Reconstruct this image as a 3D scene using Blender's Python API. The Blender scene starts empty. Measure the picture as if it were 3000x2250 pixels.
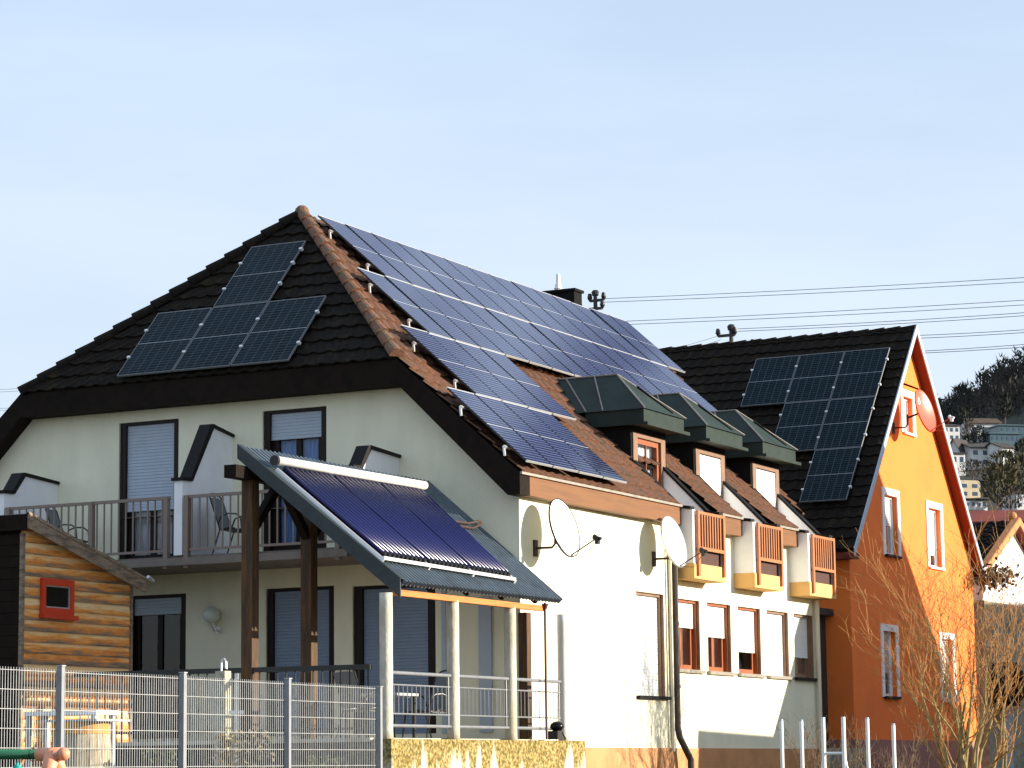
import bpy, bmesh, math, random
from mathutils import Vector as V, Matrix
random.seed(7)
scene = bpy.context.scene
COL = scene.collection
PI = math.pi

# ------------------------------------------------------------------ helpers
class MB:
    def __init__(self): self.v = []; self.f = []; self.uv = None
    def add(self, vs, fs):
        o = len(self.v); self.v += [tuple(p) for p in vs]; self.f += [tuple(i + o for i in f) for f in fs]
    def poly(self, *pts): self.add(pts, [tuple(range(len(pts)))])
    def box(self, x0, x1, y0, y1, z0, z1, tf=None):
        vs = [(x, y, z) for x in (x0, x1) for y in (y0, y1) for z in (z0, z1)]
        if tf: vs = [tf(*p) for p in vs]
        self.add(vs, [(0, 1, 3, 2), (4, 6, 7, 5), (0, 4, 5, 1), (2, 3, 7, 6), (0, 2, 6, 4), (1, 5, 7, 3)])
    def prism(self, pts, off):
        n = len(pts); off = V(off)
        self.add([V(p) for p in pts] + [V(p) + off for p in pts],
                 [tuple(range(n)), tuple(range(2 * n - 1, n - 1, -1))] + [(i, (i + 1) % n, n + (i + 1) % n, n + i) for i in range(n)])
    def bar(self, p0, p1, w, h, up=(0, 0, 1)):
        p0, p1 = V(p0), V(p1); d = (p1 - p0).normalized(); s = d.cross(V(up))
        if s.length < 1e-4: s = d.cross(V((1, 0, 0)))
        s.normalize(); u = s.cross(d)
        self.prism([p0 + s * a * w / 2 + u * b * h / 2 for a, b in ((-1, -1), (1, -1), (1, 1), (-1, 1))], p1 - p0)
    def tube(self, pts, r, n=8, caps=True):
        pts = [V(p) for p in pts]; rs = r if isinstance(r, (list, tuple)) else [r] * len(pts)
        ref = None; vs = []; fs = []
        for i, p in enumerate(pts):
            d = (pts[min(i + 1, len(pts) - 1)] - pts[max(i - 1, 0)]).normalized()
            if ref is None:
                ref = d.orthogonal().normalized()
            ref = (ref - d * ref.dot(d))
            ref = ref.normalized() if ref.length > 1e-5 else d.orthogonal().normalized()
            b = d.cross(ref)
            for k in range(n):
                a = 2 * PI * k / n
                vs.append(p + (ref * math.cos(a) + b * math.sin(a)) * rs[i])
        for i in range(len(pts) - 1):
            for k in range(n):
                fs.append((i * n + k, i * n + (k + 1) % n, (i + 1) * n + (k + 1) % n, (i + 1) * n + k))
        if caps and n > 2:
            fs.append(tuple(range(n))); m = (len(pts) - 1) * n; fs.append(tuple(m + k for k in range(n)))
        self.add(vs, fs)
    def sphere(self, c, r, nu=12, nv=8, sc=(1, 1, 1)):
        c = V(c); vs = []; fs = []
        for j in range(nv + 1):
            t = PI * j / nv
            for i in range(nu):
                a = 2 * PI * i / nu
                vs.append(c + V((math.sin(t) * math.cos(a) * sc[0], math.sin(t) * math.sin(a) * sc[1], math.cos(t) * sc[2])) * r)
        for j in range(nv):
            for i in range(nu):
                fs.append((j * nu + i, j * nu + (i + 1) % nu, (j + 1) * nu + (i + 1) % nu, (j + 1) * nu + i))
        self.add(vs, fs)

MESH = {}
def build(name, mb, m, parent=None, smooth=False, label=None):
    me = bpy.data.meshes.new(name); me.from_pydata(mb.v, [], mb.f); me.update()
    bm = bmesh.new(); bm.from_mesh(me)
    bmesh.ops.remove_doubles(bm, verts=bm.verts, dist=1e-6)
    bmesh.ops.recalc_face_normals(bm, faces=bm.faces); bm.to_mesh(me); bm.free()
    if smooth:
        for p in me.polygons: p.use_smooth = True
    me.materials.append(m)
    o = bpy.data.objects.new(name, me); COL.objects.link(o)
    if parent: attach(o, parent)
    if label: o['label'] = label
    return o
def attach(o, parent):
    o.parent = parent
    if parent.type == 'EMPTY' and not parent.parent:
        o.matrix_parent_inverse = parent.matrix_basis.inverted()
def tag(o, label, cat, group=None):
    o['label'] = label; o['category'] = cat
    if group: o['group'] = group
    return o
def thing(name, label, cat, loc=(0, 0, 0), group=None):
    o = bpy.data.objects.new(name, None); COL.objects.link(o); o.location = loc; o.empty_display_size = .3
    return tag(o, label, cat, group)
def struct(o, kind='structure'): o['kind'] = kind; return o
def copy_tree(o, parent=None):
    c = o.copy(); COL.objects.link(c)
    if parent: c.parent = parent
    for ch in list(o.children): copy_tree(ch, c)
    return c

# ------------------------------------------------------------------ camera calibration (solved from the photograph)
CAM = V((18.903, -37.076, 1.6)); FPX = 7746.2
yaw, pit, rol = 0.4715, 0.1452, -0.0117
Fw = V((-math.sin(yaw) * math.cos(pit), math.cos(yaw) * math.cos(pit), math.sin(pit)))
r_ = V((math.cos(yaw), math.sin(yaw), 0)); u_ = r_.cross(Fw)
Rt = r_ * math.cos(rol) + u_ * math.sin(rol); Up = -r_ * math.sin(rol) + u_ * math.cos(rol)
def far(u, v, dist):            # a point of the far hillside: bearing and distance
    d = Fw * FPX + Rt * (u - 1500) - Up * (v - 1125)
    return CAM + d * (dist / math.hypot(d.x, d.y))
cd = bpy.data.cameras.new('camera'); cam = bpy.data.objects.new('camera', cd); COL.objects.link(cam)
cam.matrix_world = Matrix.Translation(CAM) @ Matrix((Rt, Up, -Fw)).transposed().to_4x4()
cd.sensor_width = 36; cd.lens = FPX / 3000 * 36; cd.clip_start = .5; cd.clip_end = 6000
scene.camera = cam

# ------------------------------------------------------------------ materials
def mat(name, col, rough=.7, metal=0, var=.0, vscale=6, col2=None, mix=(.45, .65), bump=0, bscale=40, spec=.5, stretch=(1, 1, 1), detail=4):
    m = bpy.data.materials.new(name); m.use_nodes = True; nt = m.node_tree; b = nt.nodes['Principled BSDF']
    b.inputs['Roughness'].default_value = rough; b.inputs['Metallic'].default_value = metal
    b.inputs['Specular IOR Level'].default_value = spec
    b.inputs['Base Color'].default_value = (*col, 1)
    tc = nt.nodes.new('ShaderNodeTexCoord'); mp = nt.nodes.new('ShaderNodeMapping'); mp.inputs['Scale'].default_value = stretch
    nt.links.new(tc.outputs['Object'], mp.inputs[0])
    last = None
    if col2 is not None or var:
        n = nt.nodes.new('ShaderNodeTexNoise'); n.inputs['Scale'].default_value = vscale; n.inputs['Detail'].default_value = detail
        n.inputs['Roughness'].default_value = .6
        nt.links.new(mp.outputs[0], n.inputs['Vector'])
        cr = nt.nodes.new('ShaderNodeValToRGB'); cr.color_ramp.elements[0].position = mix[0]; cr.color_ramp.elements[1].position = mix[1]
        c2 = col2 if col2 is not None else tuple(c * (1 - var) for c in col)
        cr.color_ramp.elements[0].color = (*col, 1); cr.color_ramp.elements[1].color = (*c2, 1)
        nt.links.new(n.outputs['Fac'], cr.inputs[0]); last = cr.outputs[0]
        if var and col2 is not None:
            n2 = nt.nodes.new('ShaderNodeTexNoise'); n2.inputs['Scale'].default_value = vscale * 5; nt.links.new(mp.outputs[0], n2.inputs['Vector'])
            mr = nt.nodes.new('ShaderNodeMapRange'); mr.inputs[1].default_value = .3; mr.inputs[2].default_value = .7
            mr.inputs[3].default_value = 1 - var; mr.inputs[4].default_value = 1 + var * .4
            nt.links.new(n2.outputs['Fac'], mr.inputs[0])
            mx = nt.nodes.new('ShaderNodeVectorMath'); mx.operation = 'SCALE'
            nt.links.new(last, mx.inputs[0]); nt.links.new(mr.outputs[0], mx.inputs['Scale']); last = mx.outputs[0]
        nt.links.new(last, b.inputs['Base Color'])
    if bump:
        n = nt.nodes.new('ShaderNodeTexNoise'); n.inputs['Scale'].default_value = bscale; n.inputs['Detail'].default_value = 5
        nt.links.new(mp.outputs[0], n.inputs['Vector'])
        bp = nt.nodes.new('ShaderNodeBump'); bp.inputs['Strength'].default_value = bump; bp.inputs['Distance'].default_value = .02
        nt.links.new(n.outputs['Fac'], bp.inputs['Height']); nt.links.new(bp.outputs[0], b.inputs['Normal'])
    return m

M = {}
M['cream'] = mat('cream_render', (.83, .79, .60), .9, var=.13, vscale=1.6, stretch=(1, 1, .35), bump=.3, bscale=60, detail=7, mix=(.4, .75))
M['white_wall'] = mat('white_render', (.88, .87, .87), .9, var=.06, vscale=2, bump=.2, bscale=60)
M['plinth'] = mat('terracotta_plinth', (.55, .26, .11), .85, var=.2, vscale=2, bump=.2)
M['orange'] = mat('orange_render', (.92, .205, .034), .9, var=.10, vscale=1.0, bump=.2, bscale=50)
M['mauve'] = mat('mauve_plinth', (.36, .16, .14), .85, var=.2)
M['fascia'] = mat('brown_fascia', (.175, .064, .012), .6, var=.25, vscale=3, stretch=(.3, .3, 4))
M['darkwood'] = mat('shade_darkened_boards', (.012, .007, .004), .8, spec=.15, var=.4, vscale=5)  # brown boards with their shade put into the colour, gable fascia included
M['tile'] = mat('concrete_roof_tiles', (.15, .058, .026), .85, col2=(.10, .055, .03), var=.35, vscale=3.5, bump=.4, bscale=50)
M['shadetile'] = mat('shade_darkened_mossy_tiles', (.013, .009, .006), .9, spec=.15, col2=(.040, .030, .012), mix=(.55, .8), var=.4, vscale=3, bump=.4, bscale=50)  # shade of the unlit slopes put into the tile colour, plus moss speckle
M['ridgetile'] = mat('ridge_tiles', (.20, .085, .042), .85, col2=(.16, .11, .06), var=.4, vscale=5, bump=.4)
M['gutter'] = mat('grey_zinc_gutter', (.30, .27, .23), .5, metal=.3, var=.2)
M['dormer'] = mat('grey_green_sheet_metal', (.026, .040, .034), .6, spec=.15, var=.25, vscale=2)
M['cheek'] = mat('dark_slate_cladding', (.006, .006, .006), .8, spec=.15, var=.3)
M['coping'] = mat('black_coping', (.006, .005, .005), .6, spec=.2)
M['brownframe'] = mat('dark_brown_frame', (.012, .006, .004), .55, spec=.25)
M['woodframe'] = mat('red_brown_timber', (.30, .075, .018), .55, var=.3, vscale=8, stretch=(4, 4, .5))
M['jamb'] = mat('tan_timber_jamb', (.22, .125, .075), .6, var=.2)
M['shutter'] = mat('white_roller_shutter', (.76, .76, .74), .5)
M['shuttergrey'] = mat('grey_roller_shutter', (.40, .46, .54), .5, var=.06)
M['shutterblue'] = mat('blue_grey_roller_shutter', (.20, .26, .36), .5, var=.06)
M['curtain'] = mat('net_curtain', (.72, .74, .78), .9, var=.1, vscale=5)
M['curtainsky'] = mat('sky_tinted_curtain', (.25, .48, .95), .9, var=.3, vscale=6, stretch=(3, 3, .4))  # blue sky reflection put into the curtain colour
M['railing'] = mat('brown_painted_railing', (.21, .155, .125), .5)
M['copper'] = mat('red_brown_railing', (.40, .145, .05), .5, var=.15)
M['slab'] = mat('ochre_balcony_slab', (.72, .42, .15), .85, var=.12, vscale=3)
M['slabgrey'] = mat('brown_balcony_slab', (.20, .165, .14), .85, var=.2)
M['aluminium'] = mat('aluminium', (.72, .72, .73), .35, metal=.6)
M['galv'] = mat('galvanised_steel', (.58, .59, .60), .42, metal=.55, var=.15, vscale=10)
M['palecolumn'] = mat('pale_concrete', (.74, .72, .66), .9, var=.12, vscale=3, bump=.3)
M['darkbase'] = mat('dark_concrete', (.05, .047, .038), .95, var=.5, vscale=3)  # very dark concrete with random mottling
M['railgalv'] = mat('dull_galvanised_tube', (.22, .23, .25), .5, metal=.3, var=.15, vscale=10)
M['dullframe'] = mat('dull_aluminium_frame', (.20, .21, .22), .55, metal=.2)
M['infill'] = mat('shadow_red_boards', (.055, .012, .006), .7, var=.3)
M['fencepost'] = mat('grey_fence_post', (.24, .25, .27), .6, metal=.0, var=.15)
M['galvdark'] = mat('weathered_galvanised_steel', (.42, .43, .44), .5, metal=.4, var=.2, vscale=10)
M['whitemetal'] = mat('white_enamel', (.80, .80, .80), .35)
M['header'] = mat('white_aluminium_header', (.80, .78, .74), .4, var=.05)
M['dish'] = mat('white_dish_enamel', (.80, .80, .76), .5, var=.04, vscale=2)
M['reddish'] = mat('red_dish_enamel', (.58, .095, .045), .4, var=.1)
M['black'] = mat('black_metal', (.012, .012, .012), .5)
M['blackgloss'] = mat('black_gloss_enamel', (.006, .006, .006), .25, spec=.2)
M['rust'] = mat('rusty_bracket', (.05, .025, .015), .7, var=.4, vscale=20)
M['sheet'] = mat('blue_grey_corrugated_sheet', (.115, .145, .17), .32, metal=.2, col2=(.08, .098, .105), mix=(.5, .75), var=.2, vscale=2.2)
M['sheetedge'] = mat('dark_sheet_flashing', (.030, .042, .045), .5, metal=.2, var=.2)
M['beam'] = mat('orange_stained_beam', (.58, .18, .030), .6, var=.3, vscale=4, stretch=(6, .4, 6))
M['post'] = mat('brown_timber_post', (.060, .034, .015), .8, col2=(.15, .060, .016), var=.35, vscale=3, stretch=(5, 5, .4), bump=.3)
M['tube'] = mat('dark_blue_vacuum_tube', (.007, .009, .072), .24, spec=.4)
M['reflector'] = mat('dark_collector_back', (.008, .009, .02), .6)  # near-black back, shade between the tubes put into its colour
M['concrete'] = mat('lichen_concrete', (.58, .54, .45), .9, col2=(.42, .37, .24), mix=(.45, .75), var=.15, vscale=3, stretch=(1, 1, .5), bump=.35, bscale=30)
M['redpipe'] = mat('dark_red_pipe', (.09, .022, .018), .5)
M['brownpipe'] = mat('dark_brown_downpipe', (.022, .012, .008), .5)
M['creampipe'] = mat('cream_downpipe', (.66, .60, .46), .6)
M['redframe'] = mat('red_painted_frame', (.62, .05, .012), .5, var=.1)
M['verge'] = mat('weathered_verge_board', (.30, .22, .15), .85, col2=(.13, .09, .06), var=.3, vscale=5, stretch=(1, .6, 3))
M['felt'] = mat('grey_roof_felt', (.20, .20, .22), .9)
M['green'] = mat('green_painted_tube', (.018, .125, .062), .4, col2=(.16, .17, .05), mix=(.62, .75), vscale=4)
M['salmon'] = mat('salmon_plastic', (.72, .30, .17), .5, var=.1)
M['teal'] = mat('teal_plastic', (.02, .36, .33), .35)
M['chairmetal'] = mat('dark_chair_tube', (.02, .02, .02), .4)
M['sling'] = mat('grey_sling_fabric', (.16, .17, .18), .8)
M['cloth'] = mat('cream_parasol_cloth', (.74, .68, .56), .9, var=.15)
M['twig'] = mat('bare_twig_bark', (.40, .19, .055), .85, var=.4, vscale=12)
M['stem'] = mat('yellowish_stem_bark', (.34, .25, .11), .85, var=.4, vscale=8)
M['drytwig'] = mat('dry_shrub_bark', (.14, .09, .05), .9, var=.4)
M['ivy'] = mat('dark_ivy_leaves', (.022, .020, .012), .7, var=.4, vscale=10)
M['leaf'] = mat('evergreen_leaves', (.02, .032, .018), .7, var=.4)
M['forest'] = mat('bare_winter_forest', (.050, .040, .030), .95, col2=(.020, .030, .018), mix=(.4, .6), var=.5, vscale=.02)
M['scrub'] = mat('hillside_scrub', (.034, .032, .014), .95, col2=(.05, .038, .018), mix=(.4, .6), var=.5, vscale=.03)
M['grass'] = mat('winter_grass', (.085, .085, .03), .95, col2=(.11, .085, .045), var=.4, vscale=.6)
M['hillgrass'] = mat('hillside_ground', (.018, .020, .008), .95, col2=(.030, .024, .012), var=.4, vscale=.03)
M['farwhite'] = mat('far_white_wall', (.62, .62, .60), .9, var=.08, vscale=.4)
M['farbeige'] = mat('far_beige_wall', (.50, .42, .28), .9, var=.2, vscale=.3)
M['farroof'] = mat('far_dark_roof', (.05, .04, .038), .9, var=.3, vscale=.5)
M['farbrown'] = mat('far_brown_roof', (.09, .055, .035), .9, var=.3, vscale=.5)
M['farred'] = mat('far_red_roof', (.20, .03, .014), .9, var=.3, vscale=.5)
M['farglass'] = mat('far_window', (.05, .08, .13), .2)
M['farbluegreen'] = mat('far_blue_green_glazing', (.06, .11, .13), .3)
M['greywall'] = mat('rough_grey_wall', (.34, .32, .25), .95, col2=(.20, .19, .13), var=.3, vscale=1.2, bump=.6, bscale=8)
M['greyboard'] = mat('grey_board', (.40, .42, .44), .8, var=.1)
M['darkboard'] = mat('shade_dark_boards', (.035, .028, .02), .8, var=.3, vscale=3, stretch=(4, 4, .5))  # boards coloured dark to stand for shade in the recess and rooms
M['orangetrim'] = mat('orange_brown_verge', (.55, .22, .07), .7, var=.2)
M['soffit'] = mat('red_brown_soffit', (.17, .020, .006), .7, var=.15)
M['logo'] = mat('pale_dish_logo', (.66, .66, .60), .6)
M['logowhite'] = mat('white_dish_logo', (.80, .78, .74), .5)
M['lampglass'] = mat('frosted_lamp_globe', (.62, .66, .60), .25)
M['straw'] = mat('weathered_barrel_staves', (.50, .42, .28), .85, col2=(.24, .19, .12), var=.35, vscale=5, stretch=(6, 6, .5))
M['barreltop'] = mat('orange_barrel_band', (.62, .30, .05), .8, var=.3, vscale=6)
M['stonepost'] = mat('stone_tap_post', (.52, .48, .38), .9, col2=(.36, .33, .24), var=.25, vscale=8, bump=.5)

def glass_mat(name, tint=(.02, .025, .03), refl=.5):
    m = bpy.data.materials.new(name); m.use_nodes = True; nt = m.node_tree; nt.nodes.clear()
    out = nt.nodes.new('ShaderNodeOutputMaterial'); mix = nt.nodes.new('ShaderNodeMixShader'); fr = nt.nodes.new('ShaderNodeFresnel'); fr.inputs[0].default_value = 1.5
    tr = nt.nodes.new('ShaderNodeBsdfTransparent'); tr.inputs[0].default_value = (.8, .83, .86, 1)
    gl = nt.nodes.new('ShaderNodeBsdfGlossy'); gl.inputs['Roughness'].default_value = .02
    nt.links.new(fr.outputs[0], mix.inputs[0]); nt.links.new(tr.outputs[0], mix.inputs[1]); nt.links.new(gl.outputs[0], mix.inputs[2]); nt.links.new(mix.outputs[0], out.inputs[0])
    return m
M['glass'] = glass_mat('window_glass')

def plank_mat(name, pitch=.161):
    m = bpy.data.materials.new(name); m.use_nodes = True; nt = m.node_tree; N = nt.nodes.new; L = nt.links.new
    b = nt.nodes['Principled BSDF']; b.inputs['Roughness'].default_value = .85
    tc = N('ShaderNodeTexCoord'); sx = N('ShaderNodeSeparateXYZ'); L(tc.outputs['Object'], sx.inputs[0])
    dv = N('ShaderNodeMath'); dv.operation = 'DIVIDE'; dv.inputs[1].default_value = pitch; L(sx.outputs['Z'], dv.inputs[0])
    fl = N('ShaderNodeMath'); fl.operation = 'FLOOR'; L(dv.outputs[0], fl.inputs[0])
    fc = N('ShaderNodeMath'); fc.operation = 'FRACT'; L(dv.outputs[0], fc.inputs[0])
    wn = N('ShaderNodeTexWhiteNoise'); wn.noise_dimensions = '1D'; L(fl.outputs[0], wn.inputs['W'])
    mp = N('ShaderNodeMapping'); mp.inputs['Scale'].default_value = (.8, .8, 9); L(tc.outputs['Object'], mp.inputs[0])
    ad = N('ShaderNodeVectorMath'); L(mp.outputs[0], ad.inputs[0]); L(wn.outputs['Color'], ad.inputs[1])
    n = N('ShaderNodeTexNoise'); n.inputs['Scale'].default_value = 2.2; n.inputs['Detail'].default_value = 8; n.inputs['Roughness'].default_value = .7; L(ad.outputs[0], n.inputs['Vector'])
    # weathering stains along the grain; each board's sunlit upper edge painted paler
    ma = N('ShaderNodeMath'); ma.operation = 'MULTIPLY_ADD'; ma.inputs[1].default_value = .42; L(fc.outputs[0], ma.inputs[0]); L(n.outputs['Fac'], ma.inputs[2])
    mb_ = N('ShaderNodeMath'); mb_.operation = 'MULTIPLY_ADD'; mb_.inputs[1].default_value = .30; L(wn.outputs['Value'], mb_.inputs[0]); L(ma.outputs[0], mb_.inputs[2])
    cr = N('ShaderNodeValToRGB'); e = cr.color_ramp.elements
    e[0].position = .46; e[0].color = (.085, .062, .045, 1); e[1].position = 1.0; e[1].color = (.88, .62, .32, 1)
    for p_, c_ in ((.60, (.23, .16, .105)), (.67, (.32, .20, .11)), (.74, (.66, .215, .04)), (.85, (.85, .35, .075))):
        k = e.new(p_); k.color = (*c_, 1)
    L(mb_.outputs[0], cr.inputs[0]); L(cr.outputs[0], b.inputs['Base Color'])
    return m
M['planks'] = plank_mat('weathered_shed_boards')

def moss_mat():
    m = bpy.data.materials.new('mossy_streaked_concrete'); m.use_nodes = True; nt = m.node_tree; N = nt.nodes.new; L = nt.links.new
    b = nt.nodes['Principled BSDF']; b.inputs['Roughness'].default_value = .95
    tc = N('ShaderNodeTexCoord'); mp = N('ShaderNodeMapping'); mp.inputs['Scale'].default_value = (1.6, 1.6, .28); L(tc.outputs['Object'], mp.inputs[0])
    st = N('ShaderNodeTexNoise'); st.inputs['Scale'].default_value = 2.6; st.inputs['Detail'].default_value = 3; L(mp.outputs[0], st.inputs['Vector'])
    sx = N('ShaderNodeSeparateXYZ'); L(tc.outputs['Object'], sx.inputs[0])
    hz = N('ShaderNodeMapRange'); hz.inputs[1].default_value = 1.2; hz.inputs[2].default_value = 2.0; hz.inputs[3].default_value = .22; hz.inputs[4].default_value = -.06; L(sx.outputs['Z'], hz.inputs[0])
    ad = N('ShaderNodeMath'); L(st.outputs['Fac'], ad.inputs[0]); L(hz.outputs[0], ad.inputs[1])
    cr = N('ShaderNodeValToRGB'); e = cr.color_ramp.elements; e[0].position = .58; e[0].color = (0, 0, 0, 1); e[1].position = .76; e[1].color = (1, 1, 1, 1); L(ad.outputs[0], cr.inputs[0])
    sp = N('ShaderNodeTexNoise'); sp.inputs['Scale'].default_value = 24; sp.inputs['Detail'].default_value = 6; L(tc.outputs['Object'], sp.inputs['Vector'])
    c2 = N('ShaderNodeValToRGB'); e = c2.color_ramp.elements; e[0].position = .36; e[0].color = (.085, .065, .015, 1); e[1].position = .64; e[1].color = (.42, .33, .14, 1)
    k = e.new(.5); k.color = (.23, .165, .04, 1); L(sp.outputs['Fac'], c2.inputs[0])
    mx = N('ShaderNodeMix'); mx.data_type = 'RGBA'; mx.inputs['B'].default_value = (.78, .75, .66, 1); L(cr.outputs[0], mx.inputs['Factor']); L(c2.outputs[0], mx.inputs['A']); L(mx.outputs['Result'], b.inputs['Base Color'])
    bp = N('ShaderNodeBump'); bp.inputs['Strength'].default_value = .6; bp.inputs['Distance'].default_value = .02; L(sp.outputs['Fac'], bp.inputs['Height']); L(bp.outputs[0], b.inputs['Normal'])
    return m
M['moss'] = moss_mat()

def cell_mat(name, nx, ny, base, line, gx, gy, rough, midline):
    m = bpy.data.materials.new(name); m.use_nodes = True; nt = m.node_tree; N = nt.nodes.new; L = nt.links.new
    b = nt.nodes['Principled BSDF']; b.inputs['Roughness'].default_value = rough; b.inputs['IOR'].default_value = 1.5 if rough < .2 else 1.28
    uv = N('ShaderNodeUVMap'); sx = N('ShaderNodeSeparateXYZ'); L(uv.outputs[0], sx.inputs[0])
    def edge(sock, n, w):
        a = N('ShaderNodeMath'); a.operation = 'MULTIPLY'; a.inputs[1].default_value = n; L(sock, a.inputs[0])
        f = N('ShaderNodeMath'); f.operation = 'FRACT'; L(a.outputs[0], f.inputs[0])
        s = N('ShaderNodeMath'); s.operation = 'SUBTRACT'; s.inputs[1].default_value = .5; L(f.outputs[0], s.inputs[0])
        ab = N('ShaderNodeMath'); ab.operation = 'ABSOLUTE'; L(s.outputs[0], ab.inputs[0])
        g = N('ShaderNodeMath'); g.operation = 'GREATER_THAN'; g.inputs[1].default_value = .5 - w / 2; L(ab.outputs[0], g.inputs[0]); return g.outputs[0]
    ex, ey = edge(sx.outputs['X'], nx, gx), edge(sx.outputs['Y'], ny, gy)
    mxx = N('ShaderNodeMath'); mxx.operation = 'MAXIMUM'; L(ex, mxx.inputs[0]); L(ey, mxx.inputs[1]); fac = mxx.outputs[0]
    mid = edge(sx.outputs['Y'], 2, midline)
    # cell-to-cell tint
    sc = N('ShaderNodeVectorMath'); sc.operation = 'MULTIPLY'; sc.inputs[1].default_value = (nx, ny, 1); L(uv.outputs[0], sc.inputs[0])
    fl = N('ShaderNodeVectorMath'); fl.operation = 'FLOOR'; L(sc.outputs[0], fl.inputs[0])
    oi = N('ShaderNodeObjectInfo'); ad = N('ShaderNodeVectorMath'); L(fl.outputs[0], ad.inputs[0]); L(oi.outputs['Random'], ad.inputs[1])
    wn = N('ShaderNodeTexWhiteNoise'); L(ad.outputs[0], wn.inputs['Vector'])
    mr = N('ShaderNodeMapRange'); mr.inputs[3].default_value = .65; mr.inputs[4].default_value = 1.35; L(wn.outputs['Value'], mr.inputs[0])
    cb = N('ShaderNodeVectorMath'); cb.operation = 'SCALE'; cb.inputs[0].default_value = base; L(mr.outputs[0], cb.inputs['Scale'])
    m1 = N('ShaderNodeMix'); m1.data_type = 'RGBA'; m1.inputs['B'].default_value = (*line, 1); L(fac, m1.inputs['Factor']); L(cb.outputs[0], m1.inputs['A'])
    m2 = N('ShaderNodeMix'); m2.data_type = 'RGBA'; m2.inputs['B'].default_value = (.55, .57, .6, 1); L(mid, m2.inputs['Factor']); L(m1.outputs['Result'], m2.inputs['A'])
    L(m2.outputs['Result'], b.inputs['Base Color'])
    if rough >= .2: b.inputs['Specular IOR Level'].default_value = .12
    return m
M['cells'] = cell_mat('mono_solar_cells', 6, 24, (.003, .010, .014), (.07, .10, .12), .05, .10, .28, .010)
M['cellsblue'] = cell_mat('blue_solar_cells', 6, 24, (.004, .006, .036), (.13, .15, .24), .015, .22, .12, .018)

# ------------------------------------------------------------------ world + sun
SUN = V((1, .40, .25)).normalized()
w = bpy.data.worlds.new('World'); scene.world = w; w.use_nodes = True; nt = w.node_tree
bg = nt.nodes['Background']; sky = nt.nodes.new('ShaderNodeTexSky'); sky.sky_type = 'NISHITA'; sky.sun_disc = False
sky.sun_elevation = math.asin(SUN.z); sky.sun_rotation = math.atan2(SUN.x, SUN.y); sky.altitude = 200
sky.air_density = 1.0; sky.dust_density = 1.0; sky.ozone_density = 1.5
tc = nt.nodes.new('ShaderNodeTexCoord'); mp = nt.nodes.new('ShaderNodeMapping'); mp.inputs['Scale'].default_value = (1.2, 1.2, 5); mp.inputs['Rotation'].default_value = (.1, .15, .4)
nz = nt.nodes.new('ShaderNodeTexNoise'); nz.inputs['Scale'].default_value = 2.2; nz.inputs['Detail'].default_value = 5; nz.inputs['Roughness'].default_value = .55
cr = nt.nodes.new('ShaderNodeValToRGB'); cr.color_ramp.elements[0].position = .42; cr.color_ramp.elements[0].color = (.68, .68, .68, 1); cr.color_ramp.elements[1].position = .72; cr.color_ramp.elements[1].color = (.88, .88, .88, 1)
mx = nt.nodes.new('ShaderNodeMix'); mx.data_type = 'RGBA'; mx.inputs['B'].default_value = (5.0, 5.55, 6.3, 1)
L = nt.links.new
L(tc.outputs['Generated'], mp.inputs[0]); L(mp.outputs[0], nz.inputs['Vector']); L(nz.outputs['Fac'], cr.inputs[0]); L(cr.outputs[0], mx.inputs['Factor'])
L(sky.outputs[0], mx.inputs['A']); bg.inputs[1].default_value = .10
# paler towards the horizon, bluer overhead
sxyz = nt.nodes.new('ShaderNodeSeparateXYZ'); L(tc.outputs['Generated'], sxyz.inputs[0])
hr = nt.nodes.new('ShaderNodeValToRGB'); e = hr.color_ramp.elements; e[0].position = .0; e[0].color = (.98, .95, .92, 1); e[1].position = .34; e[1].color = (.72, .80, .90, 1)
L(sxyz.outputs['Z'], hr.inputs[0])
m2 = nt.nodes.new('ShaderNodeVectorMath'); m2.operation = 'MULTIPLY'; L(mx.outputs['Result'], m2.inputs[0]); L(hr.outputs[0], m2.inputs[1])
# broken clouds high in the north, the part of the sky that the sunny roof's glass mirrors
dt = nt.nodes.new('ShaderNodeVectorMath'); dt.operation = 'DOT_PRODUCT'; dt.inputs[1].default_value = V((-.18, .88, .44)).normalized(); L(tc.outputs['Generated'], dt.inputs[0])
zn = nt.nodes.new('ShaderNodeMapRange'); zn.interpolation_type = 'SMOOTHSTEP'; zn.inputs[1].default_value = .86; zn.inputs[2].default_value = .95; L(dt.outputs['Value'], zn.inputs[0])
zl = nt.nodes.new('ShaderNodeMapRange'); zl.interpolation_type = 'SMOOTHSTEP'; zl.inputs[1].default_value = .31; zl.inputs[2].default_value = .37; L(sxyz.outputs['Z'], zl.inputs[0])
zm = nt.nodes.new('ShaderNodeMath'); zm.operation = 'MULTIPLY'; L(zn.outputs[0], zm.inputs[0]); L(zl.outputs[0], zm.inputs[1])
n3 = nt.nodes.new('ShaderNodeTexNoise'); n3.inputs['Scale'].default_value = 26; n3.inputs['Detail'].default_value = 5; n3.inputs['Distortion'].default_value = .6; L(tc.outputs['Generated'], n3.inputs['Vector'])
c3 = nt.nodes.new('ShaderNodeMapRange'); c3.inputs[1].default_value = .47; c3.inputs[2].default_value = .56; c3.inputs[3].default_value = .96; c3.inputs[4].default_value = .0; L(n3.outputs['Fac'], c3.inputs[0])
fz_ = nt.nodes.new('ShaderNodeMath'); fz_.operation = 'MULTIPLY'; L(zm.outputs[0], fz_.inputs[0]); L(c3.outputs[0], fz_.inputs[1])
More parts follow.
